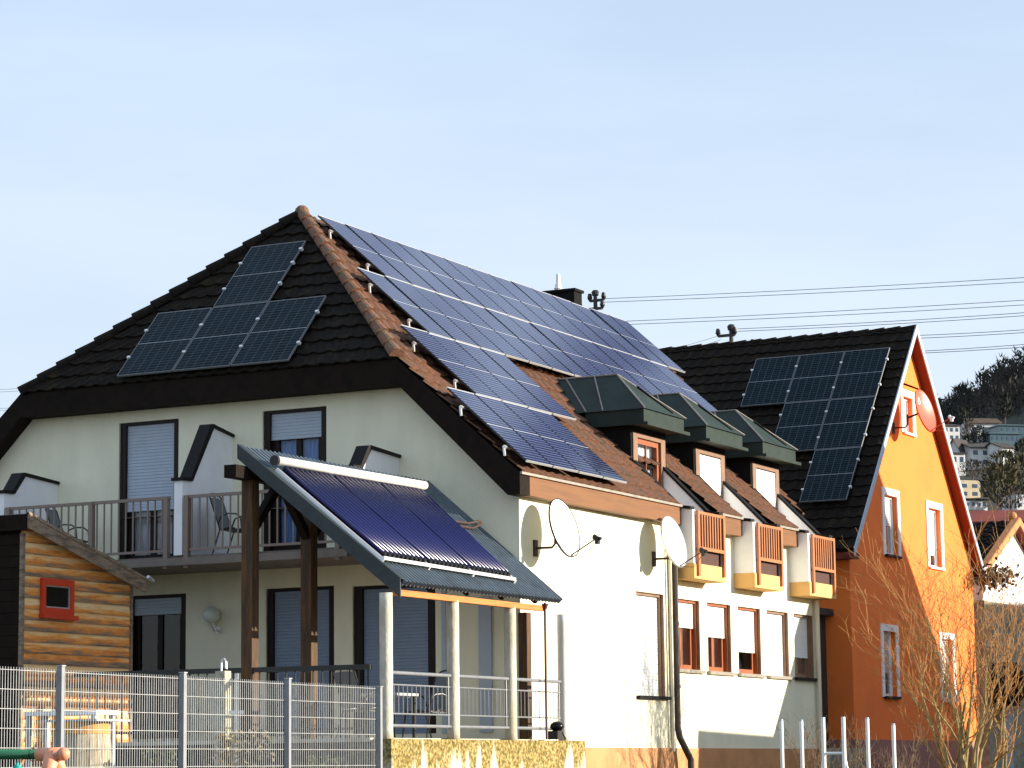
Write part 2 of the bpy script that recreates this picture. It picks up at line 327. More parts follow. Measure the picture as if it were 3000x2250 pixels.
m3 = nt.nodes.new('ShaderNodeMix'); m3.data_type = 'RGBA'; m3.inputs['B'].default_value = (.30, .48, 1.15, 1); L(fz_.outputs[0], m3.inputs['Factor']); L(m2.outputs[0], m3.inputs['A']); L(m3.outputs['Result'], bg.inputs[0])
sd = bpy.data.lights.new('sun', 'SUN'); sd.energy = 4.9; sd.angle = math.radians(.5); sd.color = (1, .90, .74)
so = bpy.data.objects.new('sun', sd); COL.objects.link(so); so.rotation_euler = (-SUN).to_track_quat('-Z', 'Y').to_euler(); so.location = (40, 0, 40)
vs = scene.view_settings; vs.view_transform = 'Standard'; vs.look = 'None'; vs.gamma = 1; vs.exposure = 1.0; vs.use_curve_mapping = False
scene.cycles.max_bounces = 6; scene.cycles.caustics_reflective = False; scene.cycles.caustics_refractive = False

# ------------------------------------------------------------------ ground
g = MB()
xs = [-900, -300, -120, -60, -30, -15, 0, 15, 30, 60, 120, 300]
ys = [-120, -60, -30, -20, -15, 20, 60, 110, 200, 300, 450, 600, 800, 1000, 1250, 1500]
def gz(x, y):
    z = 0 if y < -20 else (.8 * min(1, (y + 20) / 5))
    return z
n = len(ys)
g.add([(x, y, gz(x, y)) for x in xs for y in ys if y <= 110], [])
ys_ = [y for y in ys if y <= 110]; n = len(ys_)
g.f = [(i * n + j, (i + 1) * n + j, (i + 1) * n + j + 1, i * n + j + 1) for i in range(len(xs) - 1) for j in range(n - 1)]
struct(build('ground', g, M['grass']))
# hillside behind the orange house (bearing a, lateral r)
AX = (far(2870, 2190, 1) - CAM); AX = V((AX.x, AX.y, 0)).normalized(); RX = V((AX.y, -AX.x, 0))
def hz(D, Lt):
    pts = [(110, .8), (180, 13), (250, 19), (400, 32), (500, 42), (650, 68), (750, 87), (850, 105), (1000, 134), (1150, 138), (1500, 120)]
    z = pts[-1][1]
    for (d0, z0), (d1, z1) in zip(pts, pts[1:]):
        if d0 <= D <= d1: z = z0 + (z1 - z0) * (D - d0) / (d1 - d0); break
    if D < 110: z = .8
    z += max(-110, min(70, Lt)) * .62 * max(0, min(1, (D - 650) / 350))
    return 1.6 + max(-.8, z)
g = MB(); Ds = [110, 180, 250, 325, 400, 450, 500, 575, 650, 700, 750, 800, 850, 925, 1000, 1075, 1150, 1500, 1900]
Ls = [-700, -400, -250, -150, -110, -80, -50, -30, -15, 0, 15, 30, 50, 80, 150, 300, 700]
g.add([CAM * 0 + V((CAM.x, CAM.y, 0)) + AX * D + RX * Lt + V((0, 0, hz(D, Lt))) for D in Ds for Lt in Ls], [])
g.f = [(i * len(Ls) + j, i * len(Ls) + j + 1, (i + 1) * len(Ls) + j + 1, (i + 1) * len(Ls) + j) for i in range(len(Ds) - 1) for j in range(len(Ls) - 1)]
struct(build('hill', g, M['hillgrass'], smooth=True))
def crown(mb, c, r, h, n, rnd, wide=.10):
    for _ in range(n):
        a = rnd.uniform(0, 2 * PI); t = rnd.uniform(0, 1); rr = r * math.sin(PI * min(1, .15 + .85 * t)) ** .6 * rnd.uniform(.3, 1)
        p = V(c) + V((math.cos(a) * rr, math.sin(a) * rr, h * t))
        d = V((math.cos(a) * rnd.uniform(0, 1), math.sin(a) * rnd.uniform(0, 1), rnd.uniform(.3, 1.3))).normalized() * h * rnd.uniform(.1, .24)
        s = d.cross(V((rnd.uniform(-1, 1), rnd.uniform(-1, 1), .2))).normalized() * h * wide * rnd.uniform(.25, 1)
        mb.poly(p - s, p + s, p + d)
rnd = random.Random(3); g = MB()
for i in range(560):
    D = rnd.uniform(850, 1120); Lt = rnd.uniform(-60, 40)
    b = V((CAM.x, CAM.y, 0)) + AX * D + RX * Lt + V((0, 0, hz(D, Lt) - .5))
    crown(g, b, rnd.uniform(2.5, 4.5), rnd.uniform(7, 12), 62, rnd, .05)
struct(build('forest', g, M['forest']), 'stuff')
g = MB()
for i in range(420):
    D = rnd.uniform(260, 850); Lt = rnd.uniform(-.16, .10) * D
    b = V((CAM.x, CAM.y, 0)) + AX * D + RX * Lt + V((0, 0, hz(D, Lt) - .6))
    crown(g, b, rnd.uniform(1.2, 3.0), rnd.uniform(1.2, 3.2), 36, rnd, .09)
struct(build('hillside_scrub', g, M['scrub']), 'stuff')

# ------------------------------------------------------------------ roof tiles
def tiles(mb, O, U, W, N, s0, s1, rng, course=.335, per=.30, amp=.017, seg=6, holes=()):
    O, U, W, N = V(O), V(U), V(W), V(N)
    def h(x):
        t = (x / per) % 1.0
        return amp * (math.cos(2 * PI * t) + .35 * math.cos(4 * PI * t))
    k = 0; s = s0
    while s < s1 - 1e-4:
        e = min(s + course, s1); lo0, hi0 = rng(s); lo1, hi1 = rng(e)
        cuts = [(lo0, hi0, lo1, hi1)]
        for (ha, hb, hs0, hs1) in holes:
            if hs0 < e - .02 and hs1 > s + .02:
                nc = []
                for (a0, b0, a1, b1) in cuts:
                    if b0 <= ha or a0 >= hb: nc.append((a0, b0, a1, b1)); continue
                    if a0 < ha: nc.append((a0, ha, a1, ha))
                    if b0 > hb: nc.append((hb, b0, hb, b1))
                cuts = nc
        for (a0, b0, a1, b1) in cuts:
            m = max(1, int((max(b0, b1) - min(a0, a1)) / per * seg))
            vs = []; jz = random.uniform(-.004, .004)
            for j in range(m + 1):
                x0 = a0 + (b0 - a0) * j / m; x1 = a1 + (b1 - a1) * j / m
                tj = random.Random(int(x0 / per) * 131 + k).uniform(-.006, .006)
                vs += [O + U * x0 + W * s + N * (h(x0) + .010 + jz), O + U * x0 + W * s + N * (h(x0) + .045 + jz + tj), O + U * x1 + W * (e + .03) + N * (h(x1) + .004)]
            fs = []
            for j in range(m):
                q = 3 * j; fs += [(q, q + 3, q + 4, q + 1), (q + 1, q + 4, q + 5, q + 2)]
            mb.add(vs, fs)
        s = e; k += 1
def hip_tiles(mb, p0, p1, L=.40, r=.112):
    p0, p1 = V(p0), V(p1); d = p1 - p0; n = max(1, round(d.length / L)); d /= n; dn = d.normalized()
    s = dn.cross(V((0, 0, 1))).normalized(); u = s.cross(dn)
    for i in range(n):
        a = p0 + d * i; b = a + d * 1.12; K = 8; vs = []
        for (c, rr, up) in ((a, r * 1.10, .022), (b, r * .88, .0)):
            for k in range(K + 1):
                t = PI * (k / K * 1.1 - .05); vs.append(c + s * math.cos(t) * rr + u * (math.sin(t) * rr + up - .02))
        mb.add(vs, [(k, k + 1, K + 2 + k, K + 1 + k) for k in range(K)] + [tuple(range(K + 1))])

# ------------------------------------------------------------------ MAIN HOUSE
SL = .895; TH = math.atan(SL); cT, sT = math.cos(TH), math.sin(TH)
XE, ZE = .30, 6.24                       # eave edge
def zr(x): return ZE + (XE - x) * SL      # right roof slope
XR = -5.66; ZR = zr(XR)                   # ridge
HS = 1.04; HY0, HZ0 = -.35, 8.22          # half-hip
YA = HY0 + (ZR - HZ0) / HS                # apex of the hip
XH = XE - (HZ0 - ZE) / SL                 # where the hip's eave meets the slope
XL = 2 * XR - XE; XHL = 2 * XR - XH       # mirrored left side
WX = .10                                  # side wall plane
WXL = 2 * XR - WX
YEND = 13.05                              # far end of the side wall
house = thing('apartment_house', 'long cream house with half-hipped brown tiled roof covered in solar panels', 'house', (0, 0, 0))
def Rp(s, y, o=0): return V((XE - s * cT + sT * o, y, ZE + s * sT + cT * o))     # point on right slope

def cells_wall(mb, us, cs, holes, tf, depth):
    us = sorted(set(us + [h[0] for h in holes] + [h[1] for h in holes])); cs = sorted(set(cs + [h[2] for h in holes] + [h[3] for h in holes]))
    for a, b in zip(us, us[1:]):
        for c, d in zip(cs, cs[1:]):
            if any(h[0] - 1e-6 <= a and b <= h[1] + 1e-6 and h[2] - 1e-6 <= c and d <= h[3] + 1e-6 for h in holes): continue
            mb.poly(tf(a, 0, c), tf(b, 0, c), tf(b, 0, d), tf(a, 0, d))
    for (a, b, c, d) in holes:
        mb.poly(tf(a, 0, c), tf(a, depth, c), tf(a, depth, d), tf(a, 0, d)); mb.poly(tf(b, 0, c), tf(b, depth, c), tf(b, depth, d), tf(b, 0, d))
        mb.poly(tf(a, 0, c), tf(b, 0, c), tf(b, depth, c), tf(a, depth, c)); mb.poly(tf(a, 0, d), tf(b, 0, d), tf(b, depth, d), tf(a, depth, d))
TG = lambda a, d, c: (a, d, c)                       # gable wall (y = 0), depth goes inwards
TS = lambda a, d, c: (WX - d, a, c)                  # side wall
FL0, FL1 = 2.2, 5.2                                  # floor levels
gab_lo = [(-7.42, -6.19, FL0, 4.61), (-4.61, -3.30, FL0, 4.62), (-2.95, -1.42, FL0, 4.59)]
gab_up = [(-7.59, -6.36, FL1, 7.585), (-4.68, -3.44, FL1, 7.585)]
sid = [(6.05, 7.17, 3.35, 4.60), (7.52, 8.64, 3.35, 4.60), (8.98, 10.12, 3.35, 4.60), (10.45, 11.58, 3.35, 4.60), (11.88, 13.0 - .06, 3.35, 4.60), (4.40, 5.575, 2.85, 4.632)]
g = MB()
cells_wall(g, [WXL, WX], [.3, 5.95], gab_lo + [(-7.59, -6.36, FL1, 5.95), (-4.68, -3.44, FL1, 5.95)], TG, .22)
xt, xtl = XE - (7.95 - ZE) / SL - .2, XL + (7.95 - ZE) / SL + .2
cells_wall(g, [xtl, xt], [5.95, 7.95], [(a, b, 5.95, d) for a, b, c, d in gab_up], TG, .22)
g.poly((xt, 0, 5.95), (WX, 0, 5.95), (xt, 0, 7.95)); g.poly((xtl, 0, 5.95), (WXL, 0, 5.95), (xtl, 0, 7.95))
cells_wall(g, [0, YEND], [.3, 6.0], sid, TS, .24)
g.poly((WX, YEND, .3), (WXL, YEND, .3), (WXL, YEND, 6.0), (WX, YEND, 6.0))
g.poly((WXL, 0, .3), (WXL, YEND, .3), (WXL, YEND, 6), (WXL, 0, 6))
g.poly((WX, YEND, 6), (WXL, YEND, 6), (XR, YEND, ZR - .3))
build('wall', g, M['cream'], house)
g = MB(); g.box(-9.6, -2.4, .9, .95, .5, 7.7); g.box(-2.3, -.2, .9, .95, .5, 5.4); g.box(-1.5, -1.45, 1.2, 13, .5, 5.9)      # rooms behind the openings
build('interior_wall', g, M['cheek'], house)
g = MB(); g.box(WX, WX + .025, 1.5, YEND + .02, .2, 1.96); build('plinth', g, M['plinth'], house)

# roof slopes
cuts = [(5.90, 7.53, -1, 1.28), (8.77, 10.40, -1, 1.28), (11.65, 13.22, -1, 1.28)]        # loggias cut into the slope
SEAV = -.02; SR = (XE - XR) / cT; SHIP = (XE - XH) / cT
def rng_right(s):
    lo = HY0 if s <= SHIP else HY0 + (ZE + s * sT - HZ0) / HS
    return lo, 13.02 + .52 * s
g = MB(); tiles(g, (XE, 0, ZE), (0, 1, 0), (-cT, 0, sT), (sT, 0, cT), SEAV, SR, rng_right, holes=cuts)
build('sunny_roof_slope', g, M['tile'], house, label='sunlit brown tiled slope facing right')
g = MB(); hl = (YA - HY0) * math.hypot(1, HS); hN = V((0, -HS, 1)).normalized(); hW = V((0, 1, HS)).normalized()
tiles(g, (0, HY0, HZ0), (1, 0, 0), hW, hN, -.03, hl, lambda s: (XHL + (XR - XHL) * max(0, s) / hl, XH + (XR - XH) * max(0, s) / hl))
build('hip_roof_slope', g, M['shadetile'], house, label='dark shaded hip of the roof above the gable')
g = MB(); g.poly((XL, HY0, ZE), (XL, 13, ZE), (XR, 17, ZR), (XR, YA, ZR), (XHL, HY0, HZ0)); build('rear_roof_slope', g, M['shadetile'], house)
g = MB(); g.poly((XL + .1, HY0 + .3, ZE - .12), (XL + .1, 12.9, ZE - .12), (XR, 16.8, ZR - .12), (XR, YA + .1, ZR - .14), (XHL + .2, HY0 + .3, HZ0 - .14))
for (y0, y1, s0, s1) in [(HY0 + .3, 6.0, 0, 1.28), (7.46, 8.86, 0, 1.28), (10.32, 11.77, 0, 1.28)]:
    g.poly(Rp(s0, y0, -.06), Rp(s0, y1, -.06), Rp(s1, y1, -.06), Rp(s1, y0, -.06))
g.poly(Rp(1.28, HY0 + .3, -.06), Rp(1.28, 13.5, -.06), Rp(SR, 16.9, -.06), Rp(SR, YA + .2, -.06), Rp(SHIP, HY0 + .3, -.06))
g.poly((XH, HY0 + .05, HZ0 - .06), (XHL, HY0 + .05, HZ0 - .06), (XR, YA + .05, ZR - .06))
build('roof_underlay', g, M['darkwood'], house)
g = MB(); ap = V((XR, YA - .03, ZR + .03))
hip_tiles(g, (XH + .02, HY0 - .02, HZ0 + .03), ap); hip_tiles(g, (XR - .03, YA + .1, ZR - .15), (XR - .03, 17.0, ZR - .15), r=.10); g.sphere(ap + V((0, 0, .0)), .135, 10, 6)
build('ridge_tiles', g, M['ridgetile'], house)
g = MB(); hip_tiles(g, (XHL - .0, HY0 - .0, HZ0 - .03), ap + V((-.02, 0, -.03)), r=.13); build('hip_tiles', g, M['shadetile'], house, label='mossy hip tiles coloured dark for the shaded side')
# boxed verge and eaves
g = MB(); H = .40
def verge(xe, xh, sgn):
    for (ya, yb, hh) in ((HY0, 0, H),):
        g.prism([(xe, ya, ZE - .02), (xh, ya, HZ0 - .02), (xh, ya, HZ0 - .42), (xe - sgn * .22, ya, ZE - .36), (xe, ya, ZE - .36)], (0, yb - ya, 0))
verge(XE - .005, XH, 1); verge(XL + .005, XHL, -1)
g.box(XHL, XH, HY0, 0, HZ0 - .44, HZ0 - .02)
build('gable_fascia', g, M['darkwood'], house)
g = MB(); segs = [(HY0 + .006, 5.98), (7.47, 8.84), (10.33, 11.75), (13.17, 13.35)]
for a, b in segs:
    g = MB(); g.box(WX + .02, XE - .006, a, b, ZE - .355, ZE - .035); build('eaves_fascia', g, M['fascia'], house)
    g = MB(); g.box(XE - .004, XE + .035, a, b, ZE - .045, ZE - .004); build('gutter', g, M['gutter'], house)

# roller shutter with slats, generic opening infill
def shutter(tf, a0, a1, c0, c1, d, m, parent, pitch=.055):
    mb = MB(); n = max(1, round((c1 - c0) / pitch)); p = (c1 - c0) / n
    for i in range(n):
        z0 = c0 + i * p
        mb.poly(tf(a0, d + .005, z0), tf(a1, d + .005, z0), tf(a1, d - .002, z0 + p * .2), tf(a0, d - .002, z0 + p * .2))
        mb.poly(tf(a0, d - .002, z0 + p * .2), tf(a1, d - .002, z0 + p * .2), tf(a1, d, z0 + p * .92), tf(a0, d, z0 + p * .92))
        mb.poly(tf(a0, d, z0 + p * .92), tf(a1, d, z0 + p * .92), tf(a1, d + .005, z0 + p), tf(a0, d + .005, z0 + p))
    return build('shutter', mb, m, parent)
def opening(parent, tf, a0, a1, c0, c1, fm, name='window', shut=0, sm=None, jamb=.12, jd=.04, frame_d=.12, mull=True, bar=None, sill=None, curtain=None, sash=None, label=None, cfold=.02):
    """frame (guide rails, head, sash) as the part; shutter, pane, sill, curtain as sub-parts. d grows inwards"""
    mb = MB(); e = .003
    mb.box(a0 + e, a0 + jamb, jd, .2, c0, c1, tf); mb.box(a1 - jamb, a1 - e, jd, .2, c0, c1, tf); mb.box(a0 + jamb, a1 - jamb, jd, .2, c1 - .05, c1 - e, tf)
    f = sash or .09; i0, i1 = a0 + jamb, a1 - jamb; zt = c1 - .05
    for (p, q, r, s) in ((i0, i0 + f, c0, zt), (i1 - f, i1, c0, zt), (i0 + f, i1 - f, c0, c0 + f * 1.2), (i0 + f, i1 - f, zt - f, zt)):
        mb.box(p, q, frame_d + .02, frame_d + .08, r + e, s - e, tf)
    if mull: mb.box((i0 + i1) / 2 - .05, (i0 + i1) / 2 + .05, frame_d + .022, frame_d + .075, c0 + f * 1.2, zt - f, tf)
    if bar: mb.box(i0 + f, i1 - f, frame_d + .024, frame_d + .07, c0 + bar, c0 + bar + .07, tf)
    w_ = build(name, mb, fm, parent, label=label)
    if shut > 0:
        shutter(tf, i0 + .002, i1 - .002, c1 - .05 - (c1 - .05 - c0) * min(shut, 1), c1 - .052, jd + .05, sm, w_)
    if shut < .99:
        mb = MB(); mb.poly(tf(i0 + f, frame_d + .05, c0 + f), tf(i1 - f, frame_d + .05, c0 + f), tf(i1 - f, frame_d + .05, zt - f), tf(i0 + f, frame_d + .05, zt - f)); build('pane', mb, M['glass'], w_)
    if sill:
        mb = MB(); mb.box(a0 - .05, a1 + .09, -.07, .12, c0 - .06, c0 - .002, tf); build('sill', mb, sill, w_)
    if curtain:
        mb = MB(); n = 60; vs = []
        for j in range(n + 1):
            x = i0 + (i1 - i0) * j / n; dd = .235 + cfold * math.sin(j * 1.25) + cfold * .5 * math.sin(j * .61 + 1)
            vs += [tf(x, dd, c0 + .02), tf(x, dd, c1 - .02)]
        mb.add(vs, [(2 * j, 2 * j + 2, 2 * j + 3, 2 * j + 1) for j in range(n)]); build('curtain', mb, curtain, w_, smooth=True)
    return w_
opening(house, TG, *gab_up[0], M['brownframe'], 'balcony_door', shut=.635, sm=M['shuttergrey'], curtain=M['curtain'], bar=1.15, label='balcony door with grey shutter lowered two thirds', cfold=.03)
opening(house, TG, *gab_up[1], M['brownframe'], 'balcony_door', shut=.19, sm=M['shuttergrey'], curtain=M['curtainsky'], bar=1.12, sash=.12, label='balcony door with curtains coloured like reflected sky, raised shutter')
opening(house, TG, *gab_lo[0], M['brownframe'], 'glazed_door', shut=.12, sm=M['shuttergrey'], bar=.95, label='dark glazed ground floor door with raised shutter')
opening(house, TG, *gab_lo[1], M['brownframe'], 'terrace_door', shut=1, sm=M['shutterblue'], label='terrace door with closed blue grey shutter')
opening(house, TG, *gab_lo[2], M['brownframe'], 'terrace_door', shut=1, sm=M['shutterblue'], jamb=.16, label='wide terrace door with closed blue grey shutter')
sh = [.375, .475, .66, 1, .67, 1]
for (a, b, c, d), s in zip(sid, sh):
    o = opening(house, TS, a, b, c, d, M['woodframe'] if s < .67 and s != .67 else M['jamb'], 'window', shut=s, sm=M['shutter'], jamb=.05, jd=.06, sash=.08, mull=(s < .6), sill=M['coping'] if (s == .67 or a < 5) else M['gutter'])
# tan timber lining of the lit reveals
    mb = MB(); mb.box(b - .02, b - .0025, .004, .058, c, d, TS); build('jamb', mb, M['jamb'], o)
g = MB(); g.box(-.62, -.40, -.05, -.004, FL0, 4.3); g.box(-1.30, -1.22, -.03, -.004, FL0, 4.5); build('door_leaf', g, M['shuttergrey'], house, label='pale narrow door leaf beside the terrace corner')

# ---- dormers with sunk balconies
def dormer(yc, kind, sw):
    hw = .72
    d = MB(); XF = -.65
    # slate cheeks and front surround
    for sgn in (-1, 1):
        y0 = yc + sgn * hw
        d.prism([(XF, y0, 6.0), (XF, y0, 7.78), (XE - (7.78 - ZE) / SL - .4, y0, 7.78), (XE - (6.0 - ZE) / SL - 1.2, y0, 6.0)], (0, sgn * .06, 0))
    d.box(XF - .06, XF, yc - hw, yc + hw, 7.62, 7.78); 
    do = build('dormer', d, M['cheek'], house)
    f = MB(); xb = XE - (7.75 - ZE) / SL - .1; yo = .90
    f.box(-.36, -.33, yc - yo, yc + yo, 7.72, 8.0); f.box(xb, -.36, yc - yo, yc - yo + .03, 7.72, 8.0); f.box(xb, -.36, yc + yo - .03, yc + yo, 7.72, 8.0)
    f.box(xb, -.362, yc - yo + .031, yc + yo - .031, 7.73, 7.75)
    a = V((-1.26, yc, 8.79)); bk = V((XE - (8.79 - ZE) / SL - .1, yc, 8.79)); e = .035
    A, B = V((-.33 + e, yc - yo - e, 8.0)), V((-.33 + e, yc + yo + e, 8.0)); Cx = XE - (8.0 - ZE) / SL - .1; Dl, Dr = V((Cx, yc - yo - e, 8.0)), V((Cx, yc + yo + e, 8.0))
    f.poly(a, A, B); f.poly(a, bk, Dl, A); f.poly(a, B, Dr, bk)
    build('dormer_roof', f, M['dormer'], do)
    s = MB()
    for p, q in ((a, A), (a, B), (a, bk)): s.tube([p + V((0, 0, .012)), q + V((0, 0, .012))], .018, 6)
    for t in (.33, .75):
        x = a.x + (bk.x - a.x) * t; xl = A.x + (Dl.x - A.x) * min(1, .38 + t * .55)
        s.tube([V((x, yc, 8.80)), V((xl, yc - yo - e, 8.012))], .016, 6); s.tube([V((x, yc, 8.80)), V((xl, yc + yo + e, 8.012))], .016, 6)
    build('standing_seams', s, M['gutter'], do)
    s = MB(); s.bar((-1.0, yc + .30, 8.60), (-.38, yc + .52, 8.07), .10, .03, (.6, 0, .8)); build('vent_slot', s, M['cheek'], do)
    s = MB(); s.box(-.325, -.25, yc - yo - .02, yc + yo + .10, 7.70, 7.76); build('dormer_gutter', s, M['dormer'], do)
    TD = lambda a_, d_, c_: (XF - d_, a_, c_)
    s = MB()
    s.box(yc - hw + .01, yc - hw + .20, -.02, .06, FL1, 7.62, TD); s.box(yc + hw - .20, yc + hw - .01, -.02, .06, FL1, 7.62, TD); s.box(yc - hw + .2, yc + hw - .2, -.02, .06, 7.54, 7.62, TD)
    build('dormer_surround', s, M['jamb'], do)
    s = MB(); a0, a1 = yc - hw + .2, yc + hw - .2
    s.box(a0, a0 + .09, .03, .12, FL1, 7.54, TD); s.box(a1 - .09, a1, .03, .12, FL1, 7.54, TD); s.box(a0 + .09, a1 - .09, .03, .12, 7.44, 7.54, TD); s.box(a0 + .09, a1 - .09, .03, .12, FL1, FL1 + .12, TD)
    s.box(a0 + .09, a1 - .09, .05, .08, 6.3, 6.33, TD); s.box((a0 + a1) / 2 - .012, (a0 + a1) / 2 + .012, .05, .08, FL1 + .12, 7.44, TD)
    build('dormer_window', s, M['woodframe'], do)
    s = MB(); s.poly(TD(a0, .075, FL1), TD(a1, .075, FL1), TD(a1, .075, 7.5), TD(a0, .075, 7.5)); build('pane', s, M['glass'], do)
    s = MB(); n = 40; vs = []
    for j in range(n + 1):
        x = a0 + (a1 - a0) * j / n; dd = .16 + .02 * math.sin(j * 1.3); vs += [TD(x, dd, FL1), TD(x, dd, 7.5)]
    s.add(vs, [(2 * j, 2 * j + 2, 2 * j + 3, 2 * j + 1) for j in range(n)]); build('curtain', s, M['curtain'], do, smooth=True)
    s = MB(); s.box(XF - .3, XF - .28, yc - hw, yc + hw, FL1, 7.6); build('inner_wall', s, M['darkboard'], do)
    if sw: shutter(TD, a0 + .01, a1 + .0, sw, 7.52, -.005, M['shutter'], do, .07)
    # balcony
    bo = .73; wt = .13
    b = MB(); b.box(XF, .52, yc - bo - .012, yc + bo + .012, 4.93, 5.198)
    bl = build('sunk_balcony', b, M['slab'], house)
    for sgn in (-1, 1):
        y0 = yc + sgn * (bo - wt) if sgn > 0 else yc - bo
        b = MB(); b.prism([(.50, y0, 5.2), (.50, y0, 6.15), (.22, y0, 6.19), (XF + .0, y0, 7.07), (XF + .0, y0, 5.2)], (0, wt, 0)); build('side_wall', b, M['white_wall'], bl)
        b = MB(); b.prism([(.47, y0 - .025, 6.16), (.22, y0 - .025, 6.192), (XF, y0 - .025, 7.072), (XF, y0 - .025, 7.13), (.235, y0 - .025, 6.245), (.47, y0 - .025, 6.212)], (0, wt + .05, 0)); build('coping', b, M['coping'], bl)
    b = MB(); y0, y1 = yc - bo + .10, yc + bo - .10; x = .545
    b.box(x - .02, x + .02, y0, y0 + .09, 4.98, 6.14); b.box(x - .02, x + .02, y1 - .09, y1, 5.02, 6.14); b.box(x - .019, x + .019, y0 + .09, y1 - .09, 6.08, 6.13); b.box(x - .019, x + .019, y0 + .09, y1 - .09, 5.44, 5.50)
    q_ = MB(); q_.box(.455, .47, yc - bo + wt + .004, yc + bo - wt - .004, 5.20, 6.07); build('infill_board', q_, M['infill'], bl)  # panel's shadow put into its dark red; lower part fills the shaded gap
    nb = 8
    for k in range(1, nb + 1):
        yy = y0 + .09 + (y1 - y0 - .18) * k / (nb + 1); b.box(x - .012, x + .012, yy - .022, yy + .022, 5.50, 6.08)
    build('balcony_railing', b, M['copper'], bl)
dormer(6.73, 0, 0); dormer(9.59, 1, 5.95); dormer(12.46, 2, 5.5)

# ---- long balcony on the gable
YB = -1.5
b = MB(); b.box(-11.6, -2.12, YB - .08, -.003, 4.94, 5.06); b.box(-11.6, -2.14, YB + .05, -.003, 5.062, 5.10)
bal = build('balcony', b, M['slabgrey'], house)
def divider(x0, x1, top, y_top, zs):
    d = MB(); pts = [(x1, YB, 5.11), (x1, YB, 6.32), (x1, YB + .26, 6.33), (x1, y_top, top), (x1, -.004, top + zs), (x1, -.004, 5.11)]
    d.prism(pts, (x0 - x1, 0, 0)); o = build('balcony_divider', d, M['white_wall'], bal)
    c = MB(); xa = x0 - .035; e = .05
    c.prism([(xa, YB - .04, 6.322), (xa, YB + .26, 6.332), (xa, y_top, top + .002), (xa, -.006, top + zs + .002), (xa, -.006, top + zs + e), (xa, y_top - .02, top + e + .01), (xa, y_top - .10, top + e), (xa, YB + .20, 6.385), (xa, YB - .04, 6.372)], (x1 - x0 + .07, 0, 0))
    build('divider_coping', c, M['coping'], bal)
divider(-9.02, -8.86, 6.66, -.95, -.06); divider(-5.42, -5.26, 7.28, -.62, -.10); divider(-2.22, -2.06, 6.68, -.95, -.05)
def rail(x0, x1, posts):
    r = MB(); zt, zb = 6.075, 5.20
    r.box(x0, x1, YB - .02, YB + .03, zt - .05, zt); r.box(x0, x1, YB - .015, YB + .02, zb - .03, zb + .01)
    for p in posts: r.box(p - .04, p + .04, YB - .045, YB + .045, 4.90, zt - .01)
    n = round((x1 - x0) / .145)
    for k in range(1, n): x = x0 + (x1 - x0) * k / n; r.box(x - .011, x + .011, YB - .01, YB + .012, zb, zt - .04)
    build('balcony_railing', r, M['railing'], bal)
rail(-11.6, -9.06, [-11.5]); rail(-8.82, -5.50, [-8.75, -7.05, -5.56]); rail(-5.22, -2.26, [-5.16, -3.85, -2.32])
g = MB()
g.tube([(WX + .10, 5.84, 6.0), (WX + .10, 5.84, 2.35), (WX + .13, 5.86, 2.15), (WX + .26, 6.03, 1.75), (WX + .26, 6.03, .7)], .062, 10)
for z in (5.3, 4.1, 3.0): g.tube([(WX + .10, 5.84, z), (WX + .10, 5.84, z + .06)], .075, 10)
build('downpipe', g, M['brownpipe'], house, label='dark brown downpipe by the large shuttered window')
g = MB(); g.tube([(WX + .08, 12.98, 4.9), (WX + .08, 12.98, 2.0), (WX + .14, 12.98, 1.6), (WX + .14, 12.98, .8)], .05, 10); g.tube([(WX + .08, 5.70, 5.8), (WX + .08, 5.70, 1.9)], .03, 8)
build('downpipe', g, M['creampipe'], house, label='cream downpipe at the far corner')
# chimney behind the ridge
g = MB(); c0 = V((-6.9, 13.6, 0)); g.box(-7.62, -6.60, 16.10, 16.50, 10.0, 12.34); g.box(-7.66, -6.56, 16.06, 16.54, 12.34, 12.40); ch = build('chimney', g, M['cheek'], house)
g = MB(); g.tube([(-7.1, 16.3, 12.38), (-7.1, 16.3, 12.56), (-7.1, 16.3, 12.58), (-7.1, 16.3, 12.80)], [.075, .075, .05, .045], 10); g.tube([(-7.1, 16.3, 12.46), (-7.1, 16.3, 12.48)], .10, 10)
build('flue', g, M['whitemetal'], ch)
g = MB(); g.box(-6.598, -6.59, 16.28, 16.48, 10.6, 12.0); build('sunlit_patch', g, M['farbeige'], ch)  # pale patch painted for the sunlit part of the chimney's narrow face
# rails with hooks under the sunny panels
g = MB()
rows = [(.02, -.33, 4), (1.96, .74, 4), (3.885, 1.77, 14), (5.80, 2.83, 14)]      # slope offset, start, count
PW, PH, PX = .908, 1.905, .948
for (s, y0, n) in rows:
    for q in (.42, 1.45):
        g.bar(Rp(s + q, y0 - .10, .135), Rp(s + q, y0 + n * PX + .05, .135), .045, .04, (sT, 0, cT))
        g.bar(Rp(s + q, y0 - .08, .12), Rp(s + q - .10, y0 - .08, .03), .03, .03, (0, 1, 0))
build('mounting_rails', g, M['aluminium'], house)

